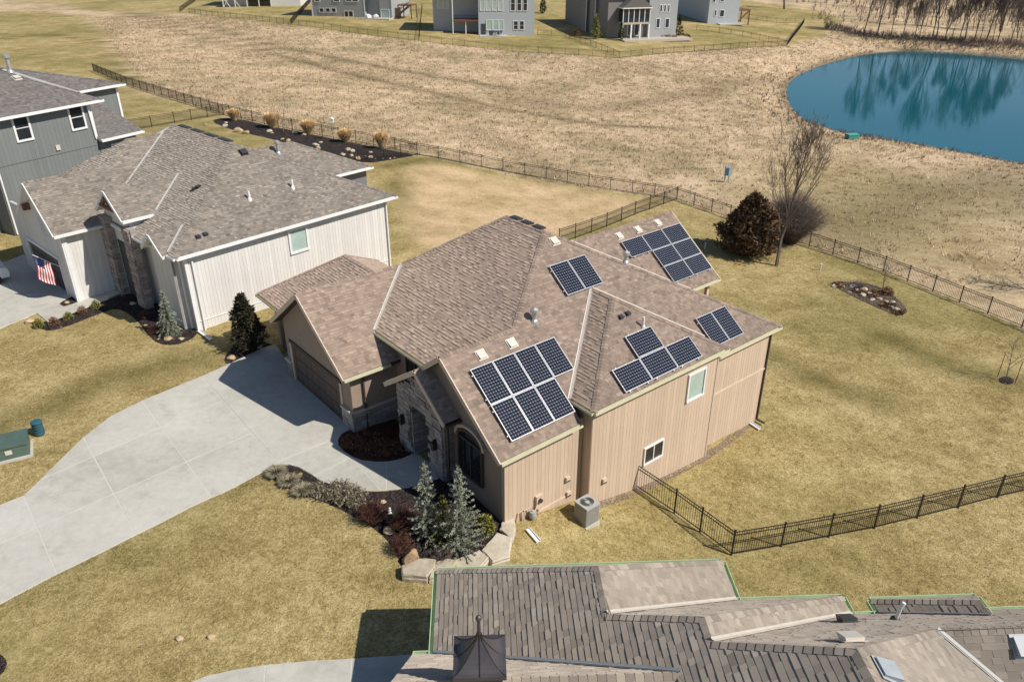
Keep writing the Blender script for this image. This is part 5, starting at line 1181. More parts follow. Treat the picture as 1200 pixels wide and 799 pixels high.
def spruce(loc, H, W, label, seed, mat='blue_needle', droop=.0, tiers=13):
    rg = random.Random(seed); t = empty('spruce_tree', loc, 0, label, 'tree'); tr = MB(); tr.tube([(0, 0, -.1), (0, 0, H * .5), (0, 0, H * .98)], [.07, .045, .01], 7); tr.build('trunk', MT['bark_dark'], t); mb = MB()
    for k in range(tiers):
        f = k / (tiers - 1); z = H * (.06 + .90 * f); L = W / 2 * (1 - f) ** .8 + .10; nb = int(9 - 4 * f)
        for j in range(nb):
            a = 6.283 * (j + rg.random() * .7) / nb + k; LL = L * rg.uniform(.7, 1.15); d = Vector((math.cos(a), math.sin(a), 0)); sag = rg.uniform(-.05, .25) - droop
            m_ = max(3, int(LL / .055))
            for i in range(m_):
                s = (i + .5) / m_; c = Vector((0, 0, z)) + d * (LL * s) + Vector((0, 0, LL * (sag * s * s * 1.4 - .1 * s)))
                nl = 9 if i < m_ - 1 else 11; wd = .15 * (1 - .45 * s)
                tn = min(1, max(0, rg.gauss(.35 + .4 * s, .2)))
                for q in range(nl):
                    e = (d * rg.uniform(.2, 1.0) + Vector((rg.uniform(-1, 1), rg.uniform(-1, 1), rg.uniform(-.5, .9)))).normalized(); w = e.cross(Vector((rg.uniform(-1, 1), rg.uniform(-1, 1), rg.uniform(-1, 1)))).normalized() * .014
                    mb.poly([c - w, c + e * wd * rg.uniform(.7, 1.2), c + w], min(1, max(0, tn + rg.uniform(-.15, .15))))
    for q in range(40):
        c = Vector((0, 0, H * rg.uniform(.9, 1.0))); e = Vector((rg.uniform(-.5, .5), rg.uniform(-.5, .5), rg.uniform(.2, 1))).normalized(); w = e.orthogonal().normalized() * .014; mb.poly([c - w, c + e * .16, c + w], rg.random())
    mb.build('crown', MT[mat], t, tint=True); return t
def cone_evergreen(loc, H, W, label, seed, mat, n=5000, size=.10, lob=5, name='evergreen_tree', taper=1.2, group=None):
    t = empty(name, loc, 0, label, 'tree', group); rg0 = np.random.default_rng(seed); tr = MB(); tr.tube([(0, 0, -.1), (0, 0, H * .7)], [.08, .02], 6); tr.build('trunk', MT['bark_dark'], t)
    ph = rg0.uniform(0, 6.28, 6); spikes = [(rg0.uniform(0, 6.28), rg0.uniform(.15, .95)) for _ in range(60)]
    def fn(rg):
        if rg.random() < .55:
            a, f = spikes[rg.integers(len(spikes))]; a = a + rg.normal() * .16; f = np.clip(f + rg.normal() * .03, .02, 1.); k = rg.uniform(.6, 1.22)
        else: a = rg.uniform(0, 6.28); f = rg.random() ** 1.25; k = rg.uniform(.3, 1.0) ** .5
        prof = (min(1, f / .12) ** .6) * (1 - f ** taper) ** .85 + .03
        prof *= 1 + .18 * math.sin(3 * a + ph[0] + f * 7) + .12 * math.sin(5 * a + ph[1] - f * 11)
        r = W / 2 * prof * k; z = f * H + (k - .7) * .25
        return (r * math.cos(a), r * math.sin(a), z), (math.cos(a) * .7, math.sin(a) * .7, .7)
    mb = MB(); leaf_mass(mb, n, fn, size, seed); mb.build('crown', MT[mat], t, tint=True); return t
def ball_shrub(loc, W, H, label, seed, mat, n=900, size=.06, name='shrub', group=None):
    t = empty(name, loc, 0, label, 'shrub', group); mb = MB()
    def fn(rg):
        d = Vector(rg.normal(size=3)); d.z = abs(d.z); d.normalize(); k = rg.uniform(.25, 1) ** .4; return (d.x * W / 2 * k, d.y * W / 2 * k, d.z * H * k), d
    leaf_mass(mb, n, fn, size, seed); mb.build('foliage', MT[mat], t, tint=True); return t
def grass_clump(loc, W, H, label, seed, mat='dry_grass', n=420, name='ornamental_grass', group=None, wb=.018):
    rg = random.Random(seed); t = empty(name, loc, 0, label, 'grass clump', group); mb = MB()
    for i in range(n):
        a = rg.uniform(0, 6.283); s = rg.random() ** .5; d = Vector((math.cos(a), math.sin(a), 0)); p = d * (W * .14 * s); m_ = p + d * (W * .30 * s) + Vector((0, 0, H * rg.uniform(.5, .75))); e = m_ + d * (W * .22 * s * rg.uniform(.5, 1.4)) + Vector((0, 0, H * rg.uniform(.05, .45) * (1.1 - s)))
        w = Vector((-d.y, d.x, 0)) * wb; tn = rg.random(); mb.poly([p - w, p + w, m_ + w, m_ - w], tn); mb.poly([m_ - w, m_ + w, e], min(1, tn + .15))
    mb.build('blades', MT[mat], t, tint=True); return t
def rock(loc, sx, sy, sz, seed, mat, label, group=None, name='boulder', rz=0., flat=.0, parent=None):
    import bmesh
    bm = bmesh.new(); bmesh.ops.create_icosphere(bm, subdivisions=3 if max(sx, sy) > .35 else 2, radius=.5); rg = random.Random(seed)
    planes = [(Vector((rg.gauss(0, 1), rg.gauss(0, 1), rg.gauss(0, .7))).normalized(), rg.uniform(.30, .44)) for _ in range(11)]
    if flat: planes += [(Vector((0, 0, 1)), .26)]
    for v in bm.verts:
        for n, d in planes:
            k = v.co.dot(n)
            if k > d: v.co -= n * (k - d)
        v.co += Vector((rg.uniform(-1, 1), rg.uniform(-1, 1), rg.uniform(-1, 1))) * .012
        v.co.x *= sx * 1.2; v.co.y *= sy * 1.2; v.co.z *= sz * 1.2
    me = bpy.data.meshes.new(name); bm.to_mesh(me); bm.free(); me.materials.append(MT[mat]); o = addobj(name, me, parent, Vector(loc) + Vector((0, 0, sz * .28)), (0, 0, rz))
    if label: tag(o, label, 'rock', group)
    return o
def slab_stone(px, h, label, name='ledge_stone', z0=-.15):
    """large quarried ledge stone from its outline on the ground"""
    import bmesh
    P = [ground(x, y) for x, y in px]; c = sum(P, Vector()) / len(P); base = c.z; P2 = []
    for i in range(len(P)):
        a, b = P[i], P[(i + 1) % len(P)]
        for t in (0, .33, .66): q = a.lerp(b, t); P2.append(Vector((q.x - c.x + random.uniform(-.02, .02), q.y - c.y + random.uniform(-.02, .02), 0)))
    mb = MB(); k = len(P2)
    zs = [(-.3, 1.0), (h * .35, 1.03), (h * .5, .985), (h * .85, 1.0), (h, .94)]
    for z, s in zs: mb.v += [(p.x * s + random.uniform(-.012, .012), p.y * s + random.uniform(-.012, .012), z + random.uniform(-.015, .015)) for p in P2]
    for j in range(len(zs) - 1):
        for i in range(k): mb.f.append([j * k + i, j * k + (i + 1) % k, (j + 1) * k + (i + 1) % k, (j + 1) * k + i])
    mb.f.append([(len(zs) - 1) * k + i for i in range(k)]); mb.t = [.5] * len(mb.f); mb.m = [0] * len(mb.f)
    o = mb.build(name, MT['limestone'], recalc=True); o.location = c; tag(o, label, 'stone'); return o
G = ground
# front bed
spruce(G(502, 632), 3.45, 1.5, 'blue spruce nearer the front walk, slender pale top', 3)
spruce(G(540, 645), 3.75, 1.85, 'taller blue spruce in front of the arched window', 5)
spruce(G(521, 634), 2.1, 1.2, 'short olive tinged spruce squeezed between the two blue spruces', 8, 'yellow_green', tiers=9)
ball_shrub(G(568, 622), .75, .8, 'yellow green shrub against the tan house corner', 2, 'yellow_green', 1400, .06)
twig_bush(G(437, 611), 1.15, .95, 'rust red twiggy shrub beside the front walk', 1, 'twig_red', 170, sub=5)
twig_bush(G(476, 622), 1.25, 1.05, 'rust red twiggy shrub between the spruce and the lawn', 4, 'twig_red', 190, sub=5)
twig_bush(G(472, 646), 1.0, .8, 'low rust red twiggy shrub behind the ochre boulder', 6, 'twig_red', 150, sub=5)
twig_bush(G(519, 657), .8, .55, 'grey bare twiggy shrub at the foot of the taller spruce', 9, 'twig', 120, sub=4)
for i, (x, y, s) in enumerate(((324,556,.85),(339,566,.85),(355,577,.85))): grass_clump(G(x, y), s, .28, 'clipped round grey green grass clump at the tip of the front bed', 20 + i, 'low_grass', 650, 'clipped_grass', 'three clipped grass clumps at the bed tip', .014)
for i, (x, y) in enumerate(((372,578),(388,583),(404,585),(418,590),(396,576),(412,580))): twig_bush(G(x, y), .75, .4, 'low tan brown ground shrub in the middle of the front bed', 40 + i, 'twig', 80, 'low_shrub', 'low tan shrubs along the front walk', .4, 'low_grass')
rock(G(503, 582), .5, .45, .75, 3, 'boulder', 'upright ochre boulder beside the blue spruce')
rock(G(482, 657), .62, .5, .6, 9, 'boulder', 'split ochre boulder at the lawn edge of the front bed')
rock(G(455, 624), .38, .34, .3, 12, 'boulder', 'small ochre boulder under the rust red shrub')
rock(G(449, 590), .26, .22, .2, 14, 'boulder', 'small tan rock beside the front walk')
rock(G(518, 604), .3, .28, .34, 16, 'boulder', 'ochre rock between the two blue spruces')
slab_stone([(470,670),(492,661),(511,663),(508,676),(500,684),(472,681)], .34, 'thick limestone ledge block at the corner of the front bed')
slab_stone([(511,664),(524,661),(536,664),(530,676),(503,684)], .30, 'limestone ledge block wedged under the near roof edge')
slab_stone([(533,661),(563,650),(573,660),(562,672),(534,674)], .26, 'flat limestone ledge slab in the middle of the front bed border')
slab_stone([(564,648),(582,628),(600,636),(597,660),(577,664)], .26, 'flat tapered limestone ledge slab nearer the house corner')
slab_stone([(586,624),(589,615),(601,611),(604,622),(601,640),(594,633)], .24, 'limestone ledge stone touching the tan house corner')
t = empty('snowman_ornament', G(457, 603), 0, 'small white garden figurine among the rust red shrubs', 'figurine'); mb = MB()
for z, r in ((.08, .09), (.21, .07), (.31, .05)): mb.tube([(0, 0, z - r), (0, 0, z - r * .6), (0, 0, z), (0, 0, z + r * .6), (0, 0, z + r)], [.01, r * .8, r, r * .8, .01], 10)
mb.build('body', MT['pipe_white'], t, smooth=True); mb = MB(); mb.box(-.12, .12, -.12, .12, -.05, .02); mb.build('base', MT['galv'], t)
twig_bush(G(432, 520), .9, .35, 'rust leaved ground plant in the entry bed beside the walk', 70, 'twig_red', 120, 'low_shrub', 'rust plants in the entry bed', .5, 'rust_leaf')
twig_bush(G(455, 528), .9, .35, 'rust leaved ground plant in the entry bed beside the walk', 71, 'twig_red', 120, 'low_shrub', 'rust plants in the entry bed', .5, 'rust_leaf')
twig_bush(G(412, 522), .7, .35, 'rust leaved ground plant in the entry bed beside the walk', 72, 'twig_red', 100, 'low_shrub', 'rust plants in the entry bed', .5, 'rust_leaf')
# between the houses
cone_evergreen(G(293, 409), 3.1, 1.75, 'dark narrow juniper between the white and tan houses', 4, 'green_needle', 5200, .11)
twig_bush(G(279, 404), .9, .9, 'brown twiggy shrub beside the dark juniper', 11, 'twig_red', 80)
t = empty('bird_bath', G(304, 407), 0, 'pale stone bird bath under the dark juniper', 'bird bath'); mb = MB(); mb.tube([(0,0,-.05),(0,0,.08),(0,0,.15),(0,0,.5),(0,0,.58)], [.18,.18,.07,.06,.1], 12); mb.build('pedestal', MT['limestone'], t); mb = MB(); mb.tube([(0,0,.56),(0,0,.62),(0,0,.7)], [.1,.24,.30], 14); mb.build('basin', MT['limestone'], t)
rock(G(271, 421), .4, .35, .3, 21, 'boulder', 'tan boulder at the driveway corner under the juniper')
# white house bed
spruce(G(201, 393), 2.6, 1.5, 'weeping blue spruce at the white house corner', 13, 'blue_needle', .55, 11)
twig_bush(G(172, 374), .8, .6, 'red twiggy shrub beside the weeping spruce', 12, 'twig_red', 80)
twig_bush(G(181, 391), .8, .5, 'low brown twiggy shrub in the white house bed', 15, 'twig_red', 80)
for i, (x, y) in enumerate(((46,383.5),(64,381),(81,375),(97,368),(113,361))): ball_shrub(G(x, y), .55, .5, 'small bronze green shrub along the white house walk', 80 + i, 'rust_leaf' if i % 2 else 'yellow_green', 500, .05, group='small shrubs along the white house walk')
cone_evergreen(G(129, 332), 1.5, .5, 'little dark upright evergreen by the white garage wall', 17, 'evergreen', 900, .06)
for x, y, s, lb in ((198,398,.5,'ochre rock in front of the weeping spruce'),(213,398,.35,'greenish rock near the white house corner'),(156,357,.45,'grey rock in the shaded white house bed'),(155,348,.2,'small pale rock by the shaded stone column'),(35,378,.55,'flat tan rock at the tip of the white house bed'),(79,355,.3,'pale rock in the narrow strip beside the white garage'),(97,346,.25,'second pale rock in the narrow strip beside the white garage')): rock(G(x, y), s, s * .8, s * .5, int(x), 'boulder', lb)
# bed along the back fence
for i, (x, y, lb) in enumerate(((275,142,'tan ornamental grass behind the field fence end of the long mulch bed'),(320,150.5,'tan ornamental grass next to the thin bare tree'),(362,158,'tan ornamental grass in the middle of the long mulch bed'),(405,167,'rounded tan ornamental grass beside the bird house pole'),(448,175,'tan ornamental grass nearest the gate of the short fence'))): grass_clump(G(x, y), 1.55 + .18 * ((i * 3) % 4), 1.6 + .2 * ((i * 2) % 3), lb, 100 + i, n=1200, wb=.022)
bare_tree(G(332, 155), 4.0, 'thin bare tree in the long mulch bed', 33, r0=.05, n1=8, levels=2)
bare_tree(G(287, 139), 2.6, 'small leafy sapling at the end of the long mulch bed', 35, r0=.03, n1=7, levels=2)
RK = [(264,149,1.0),(280,155,1.5),(289,157,1.2),(265,145,.7),(316,155,.9),(319,157,.7),(331,164,.7),(338,166,.8),(370,172,1.1),(376,168,.7),(373,175,.8),(408,177,1.0),(413,179,1.0),(402,183,.9),(412,184,.8),(420,187,.9),(434,180,.7),(434,186,.9),(428,184,.4),(440,187,.4),(449,187,.4),(457,186.5,.4),(462,185.5,.4),(241,147,.6),(346,157,1.0),(356,159,.8)]
for i, (x, y, s) in enumerate(RK): rock(G(x, y), s * .62, s * .5, s * .4, 200 + i, 'boulder' if i % 4 else 'limestone', 'tan landscape rock lying in the long mulch bed by the field fence', 'landscape rocks in the long mulch bed')
t = empty('bird_house', G(391, 165), 0, 'white bird house on a pole by the field fence', 'bird house'); mb = MB(); mb.beam((0,0,-.2),(0,0,1.9),.05,.05,(1,0,0)); mb.build('pole', MT['galv'], t); mb = MB(); mb.box(-.2,.2,-.2,.2,1.9,2.25); mb.build('box', MT['pipe_white'], t); mb = MB(); mb.prism([(-.26,-.25,2.25),(.26,-.25,2.25),(0,-.25,2.45)], (0,.5,0)); mb.build('roof', MT['white_trim'], t, recalc=True)
# backyard
bare_tree(G(910, 311.5), 11.5, 'tall bare tree standing inside the backyard fence', 19, r0=.15, spread=.34, levels=4, fork=.16, n1=12, up=.55, minr=.010)
cone_evergreen(G(876, 297), 4.9, 4.4, 'dense dark brown juniper spilling over the backyard fence', 7, 'brown_needle', 13000, .17, taper=1.6)
twig_bush(G(925, 284), 5.6, 4.3, 'large grey bare twiggy bush beside the juniper', 27, 'twig', 1500, sub=6, base=.10)
for i, (x, y, s) in enumerate([(977,336,.5),(985,336,.6),(1000,337,.7),(1003,341,.5),(1012,340,.6),(1018,345,.5),(1010,347,.6),(1025,347,.5),(1030,352,.6),(1022,352,.5),(1038,355,.5),(1044,361,.5),(1050,364,.7),(1033,358,.5),(995,343,.4),(1046,355,.5),(1056,365,.4)]): rock(G(x, y), s * .85, s * .7, s * .45, 300 + i, ('limestone', 'boulder', 'veneer')[i % 3], 'pale rock piled in the triangular backyard bed', 'rocks in the triangular backyard bed')
bare_tree(G(1035, 338), 2.6, 'small bare tree in the triangular backyard bed', 41, r0=.04, n1=9, levels=2)
ball_shrub(G(1039, 345), .9, .6, 'rust red low shrub in the triangular backyard bed', 31, 'rust_leaf', 700, .06)
twig_bush(G(1005, 338), 1.2, .7, 'dark twiggy shrub in the triangular backyard bed', 37, 'twig', 90)
tr = bare_tree(G(1179, 446), 3.4, 'staked sapling in the backyard lawn', 43, r0=.035, n1=9, levels=2)
for dx, dy in ((1169, 441), (1189, 450)):
    p = G(dx, dy); mb = MB(); mb.tube([(0, 0, -.1), (.02, 0, 1.5)], .02, 6); o = mb.build('tree_stake', MT['black_metal']); o.location = p; tag(o, 'thin dark stake beside the backyard sapling', 'stake', 'stakes of the sapling')
for x, y, h, lb in ((961, 317, .5, 'white capped cleanout pipe on the backyard lawn'), (826, 292, .5, 'white cleanout pipe in the juniper shadow'), (810, 226, .8, 'white marker post just outside the fence corner')):
    mb = MB(); mb.tube([(0, 0, -.1), (0, 0, h)], .05, 8); mb.tube([(0, 0, h), (0, 0, h + .06)], .08, 8); o = mb.build('cleanout_pipe', MT['pipe_white']); o.location = G(x, y); tag(o, lb, 'pipe')
# ------------------------------------------------------------------ utilities
MT['green_box'] = plain('green_transformer_paint', (.085, .13, .105), .5, .2, 2.); MT['teal_plastic'] = plain('teal_plastic', (.03, .10, .13), .45, .2); MT['ac_grey'] = plain('ac_unit_grey', (.40, .40, .37), .5, .12)
p = G(16, 531); t = empty('transformer_box', p, R(28), 'green pad mounted transformer box on the front lawn', 'transformer')
mb = MB(); mb.box(-.75,.75,-.65,.65,-.1,.08); mb.build('pad', MT['concrete'], t); mb = MB(); mb.box(-.65,.65,-.55,.55,.08,.62); mb.build('cabinet', MT['green_box'], t); mb = MB(); mb.box(-.69,.69,-.59,.59,.62,.74); mb.build('lid', MT['green_box'], t); mb = MB(); mb.box(-.2,.05,-.562,-.552,.3,.5); mb.build('warning_label', MT['vent_tan'], t)
p = G(47, 509); t = empty('utility_pedestal', p, 0, 'ribbed teal utility pedestal beside the green transformer', 'pedestal'); mb = MB(); mb.tube([(0,0,-.1),(0,0,.62)], .2, 16); mb.build('body', MT['teal_plastic'], t)
for k in range(4): mb = MB(); mb.tube([(0,0,.1+k*.13),(0,0,.15+k*.13)], .225, 16); mb.build('rib', MT['teal_plastic'], t)
mb = MB(); mb.tube([(0,0,.62),(0,0,.68),(0,0,.72)], [.24,.24,.15], 16); mb.build('cap', MT['teal_plastic'], t)
for x, y, lb in ((211,748.5,'brown stone lying on the front lawn'),(247,746.5,'mottled stone lying on the front lawn beside the brown stone')): rock(G(x, y), .28, .22, .16, int(x), 'boulder', lb)
p = G(687, 610); t = empty('air_conditioner', p, MAIN.rz, 'grey air conditioner condenser beside the tan side wall', 'air conditioner'); t.scale = (.8, .8, 1)
mb = MB(); mb.box(-.49,.49,-.49,.49,-.15,.05); mb.build('pad', MT['concrete'], t); mb = MB(); mb.box(-.44,.44,-.44,.44,.05,.92)
ac = mb.build('cabinet', MT['ac_grey'], t)
for s in range(4):
    for k in range(14):
        a = -.40 + k * .06; mb = MB(); mb.box(a, a + .03, -.462, -.442, .1, .88, M=Matrix.Rotation(R(90) * s, 4, 'Z')); mb.build('louver', MT['ac_grey'], ac)
mb = MB(); mb.box(-.46,.46,-.46,.46,.92,.97); mb.build('top', MT['ac_grey'], t)
mb = MB(); n = 24
for i in range(n):
    a0, a1_ = 6.283 * i / n, 6.283 * (i + 1) / n; c = lambda r, a, z: (r * math.cos(a), r * math.sin(a), z)
    mb.poly([c(.34, a0, .985), c(.34, a1_, .985), c(.12, a1_, .974), c(.12, a0, .974)], mat=0); mb.poly([c(.12, a0, .976), c(.12, a1_, .976), (0, 0, .995)], mat=1)
mb.build('fan_opening', [MT['vent_dark'], MT['ac_grey']], t)
for r_ in (.16, .22, .28, .335): mb = MB(); mb.tube([(r_ * math.cos(a), r_ * math.sin(a), 1.0) for a in np.linspace(0, 6.283, 25)], .006, 4, cap=False); mb.build('grille_ring', MT['galv'], t)
# meters and conduits on the side wall
def wallpt(px, py, v=VW): return onplane(MAIN, px, py, (Vector((0, v, 0)), Vector((0, -1, 0))))
def wall_item(name, label, cat, q): return empty(name, MAIN.W(q.x, q.y, q.z), MAIN.rz, label, cat)
q = wallpt(620, 600); t = wall_item('gas_meter', 'grey gas meter with bent pipes at the tan house corner', 'gas meter', q)
mb = MB(); mb.tube([(0,-.22,-.12),(0,-.22,.0),(0,-.22,.18)], [.12,.14,.12], 12); mb.build('meter_body', MT['utility_grey'], t)
for pts in ([(-.35,-.12,-.7),(-.35,-.12,.35),(-.1,-.18,.42),(0,-.22,.18)], [(.12,-.2,.1),(.3,-.15,.3),(.35,-.05,.3)], [(-.75,-.06,-.3),(-.6,-.06,.3),(-.45,-.08,.35),(-.4,-.1,-.5)]): mb = MB(); mb.tube(pts, .025, 6); mb.build('pipe', MT['tan_trim'], t)
q = wallpt(630, 586); t = wall_item('electric_meter', 'tan electric meter box and conduit on the side wall', 'electric meter', q)
mb = MB(); mb.box(-.16,.16,-.14,0,-.3,.3); mb.build('box', MT['tan_trim'], t); mb = MB(); mb.tube([(0,-.14,.1),(0,-.24,.1)], .09, 12); mb.build('dial', MT['glass'], t); mb = MB(); mb.tube([(0,-.06,-.3),(0,-.06,-1.4)], .03, 6); mb.build('conduit', MT['tan_trim'], t)
for x, y, lb in ((664,560,'small tan dryer vent hood above the side wall band'),(707,562,'small tan hose spigot cover on the bay wall'),(665,577,'tan disconnect box above the air conditioner')):
    q = wallpt(x, y, VW if x < 690 else VB); t = wall_item('wall_vent', lb, 'wall vent', q); mb = MB(); mb.box(-.1,.1,-.12,0,-.1,.1); mb.build('hood', MT['tan_trim'], t); mb = MB(); mb.box(-.085,.085,-.125,-.12,-.12,-.05); mb.build('flap', MT['vent_dark'], t)
q = wallpt(647, 605); t = wall_item('standpipe', 'white radon pipe stub at the foot of the side wall', 'pipe', q); mb = MB(); mb.tube([(0,-.12,-.8),(0,-.12,.1)], .06, 10); mb.build('pipe', MT['pipe_white'], t); mb = MB(); mb.tube([(0,-.12,.1),(0,-.12,.16)], .08, 10); mb.build('cap', MT['pipe_white'], t)
for a, b, lb in (((618,621),(631,636),'white downspout extension lying on the grass by the gas meter'),((879,497),(890,504),'white downspout extension at the back corner of the tan house'),((233,389),(247,399),'white splash block at the white house corner')):
    A, B = G(*a), G(*b); t = empty('downspout_extension', A, 0, lb, 'downspout'); d = B - A; s = Vector((-d.y, d.x, 0)).normalized() * .09; mb = MB(); mb.beam((0,0,.06), d + Vector((0,0,.05)), .2, .02); mb.build('trough', MT['pipe_white'], t)
    for k in (-1, 1): mb = MB(); mb.beam(s * k + Vector((0,0,.09)), d + s * k + Vector((0,0,.08)), .02, .08); mb.build('side', MT['pipe_white'], t)
p = G(851, 214); t = empty('utility_cabinet', p, R(10), 'grey utility control box on posts out in the field', 'utility box')
for dx in (-.22, .22): mb = MB(); mb.box(dx - .05, dx + .05, -.05, .05, -.2, 1.7); mb.build('post', MT['utility_grey'], t)
mb = MB(); mb.box(-.35,.35,-.25,-.05,.75,1.75); cb = mb.build('cabinet', MT['utility_grey'], t); mb = MB(); mb.box(-.32,.02,-.28,-.25,.85,1.6); mb.build('door', MT['teal_plastic'], cb)
p = G(998, 163); t = empty('pond_box', p, R(10), 'small teal aerator box on the near pond bank', 'aerator'); mb = MB(); mb.box(-.7,.7,-.45,.45,-.1,.55); mb.build('cabinet', plain('bright_teal', (.05, .27, .23), .5), t); mb = MB(); mb.box(-.75,.75,-.5,.5,.55,.65); mb.build('lid', plain('bright_teal_lid', (.08, .36, .31), .5), t)
# ------------------------------------------------------------------ flag on the white garage
MT['flag_red'] = plain('flag_red', (.45, .03, .04), .8, .1); MT['flag_white'] = plain('flag_white', (.72, .70, .68), .8, .05); MT['flag_blue'] = plain('flag_blue', (.03, .05, .17), .8, .1)
t = empty('flag', WHITE.W(-3.05, 9.9, 1.9), WHITE.rz, 'stars and stripes flag hanging on an angled pole by the white garage door', 'flag')
mb = MB(); p0, p1 = Vector((0, 0, 0)), Vector((-1.3, .1, 1.15)); mb.tube([p0, p1], .018, 8); mb.build('pole', MT['white_trim'], t)
def fpt(s, h):  # s along the fly (hanging down), h across the hoist (along pole)
    b = p1.lerp(p0, .05 + .62 * h); return b + Vector((-.10 * s + .05 * math.sin(5 * h + 3 * s), .10 * math.sin(6 * h + 2 * s) + .05 * math.sin(9 * s), -1.45 * s))
stripes = MB(); NSg = 12
for k in range(13):
    for i in range(NSg):
        if k < 7 and (i + .5) / NSg < .4: continue
        q = [fpt(i / NSg, k / 13), fpt((i + 1) / NSg, k / 13), fpt((i + 1) / NSg, (k + 1) / 13), fpt(i / NSg, (k + 1) / 13)]; stripes.poly(q, mat=k % 2)
stripes.build('stripes', [MT['flag_red'], MT['flag_white']], t); can = MB(); stars = MB()
for k in range(7):
    for i in range(5): can.poly([fpt(.4 * i / 5, k / 13), fpt(.4 * (i + 1) / 5, k / 13), fpt(.4 * (i + 1) / 5, (k + 1) / 13), fpt(.4 * i / 5, (k + 1) / 13)])
for r_i in range(9):
    for c_i in range(6 if r_i % 2 == 0 else 5):
        ss = .4 * ((c_i + (.5 if r_i % 2 == 0 else 1.0)) / 6); hh = 7 / 13 * (r_i + .5) / 9; c = fpt(ss, hh); e1_, e2_ = (fpt(ss + .01, hh) - c).normalized(), (fpt(ss, hh + .01) - c).normalized(); nn = e1_.cross(e2_).normalized()
        for sg in (-1, 1): stars.poly([c + nn * .006 * sg + e1_ * (.02 if j % 2 == 0 else .009) * math.cos(j * .628) + e2_ * (.02 if j % 2 == 0 else .009) * math.sin(j * .628) for j in range(10)])
can.build('canton', MT['flag_blue'], t); tag(stars.build('stars', MT['flag_white'], t), kind='stuff')
# white car nosing into the picture on the neighbour's drive
MT['car_white'] = plain('white_car_paint', (.70, .72, .72), .25, .04); MT['tyre'] = plain('tyre', (.02, .02, .02), .9); MT['headlight'] = plain('headlight', (.6, .62, .63), .1)
p = G(-37, 336); t = empty('parked_car', p, R(90 - 43 - 6), 'white car parked on the neighbouring driveway, only its front showing', 'car')
body = [(-2.2,.45),(-2.25,.85),(-1.9,1.0),(-1.4,1.05),(-.7,1.5),(.9,1.52),(1.6,1.05),(2.15,.95),(2.25,.6),(2.2,.35),(-2.1,.3)]
mb = MB(); mb.prism([(x, -.88, z) for x, z in body], (0, 1.76, 0)); mb.build('body', MT['car_white'], t, recalc=True)
mb = MB(); mb.prism([(x, -.89, z) for x, z in ((-1.2,1.08),(-.62,1.44),(.82,1.45),(1.4,1.08))], (0, 1.78, 0)); mb.build('side_glass', MT['glass'], t, recalc=True)
mb = MB(); mb.poly([(.95,-.75,1.51),(1.58,-.8,1.09),(1.58,.8,1.09),(.95,.75,1.51)]); mb.build('windshield', MT['glass'], t)
for x in (-1.4, 1.4):
    for y in (-.9, .72): mb = MB(); mb.tube([(x, y, .33), (x, y + .2, .33)], .33, 18); wo_ = mb.build('wheel', MT['tyre'], t); mb = MB(); mb.tube([(x, y - .005, .33), (x, y + .205, .33)], .19, 12); mb.build('rim', MT['galv'], wo_)
for y in (-.65, .65): mb = MB(); mb.box(2.16, 2.24, y - .18, y + .18, .66, .82); mb.build('headlight', MT['headlight'], t)

bare_tree(G(1236, 343), 7.5, 'bare tree in the field outside the backyard fence, its shadow on the grass', 91, r0=.14, spread=.5, levels=3, n1=12, minr=.015)
for i, (x, y) in enumerate(((983,335),(1008,343),(1024,349),(1040,359),(1052,367),(1030,345))): twig_bush(G(x, y), .8, .35, 'low rusty ground plant among the rocks of the triangular bed', 900 + i, 'twig_red', 60, 'low_shrub', 'ground plants in the triangular bed', .4, 'rust_leaf')
# ------------------------------------------------------------------ distant houses beyond the field
MT['far_roof'] = plain('far_roof_shingle', (.13, .12, .11), .95, .25, 1.2); MT['far_white'] = plain('far_white_siding', (.62, .61, .57), .7, .06); MT['far_blue'] = plain('far_blue_grey_siding', (.40, .43, .45), .7, .06)
MT['far_grey'] = plain('far_grey_siding', (.33, .34, .34), .7, .06); MT['far_dark'] = plain('far_taupe_siding', (.20, .185, .18), .7, .08); MT['deck_wood'] = plain('red_brown_deck', (.16, .075, .045), .75, .2); MT['far_tan'] = plain('patio_stone', (.45, .39, .31), .8, .12)
class FarF:
    def __init__(s, A, xdir):
        s.O = Vector(A); s.U = Vector((xdir[0], xdir[1], 0)).normalized(); s.V = Vector((-s.U.y, s.U.x, 0)); s.rz = math.atan2(s.U.y, s.U.x)
    def local(s, p): q = Vector(p) - s.O; return Vector((q.dot(s.U), q.dot(s.V), q.z))
    def W(s, u, v, z): return s.O + s.U * u + s.V * v + Vector((0, 0, z))
def block(parent, x0, x1, y0, y1, z0, z1, mat, name='wall'): mb = MB(); mb.box(x0, x1, y0, y1, z0, z1); return mb.build(name, mat, parent)
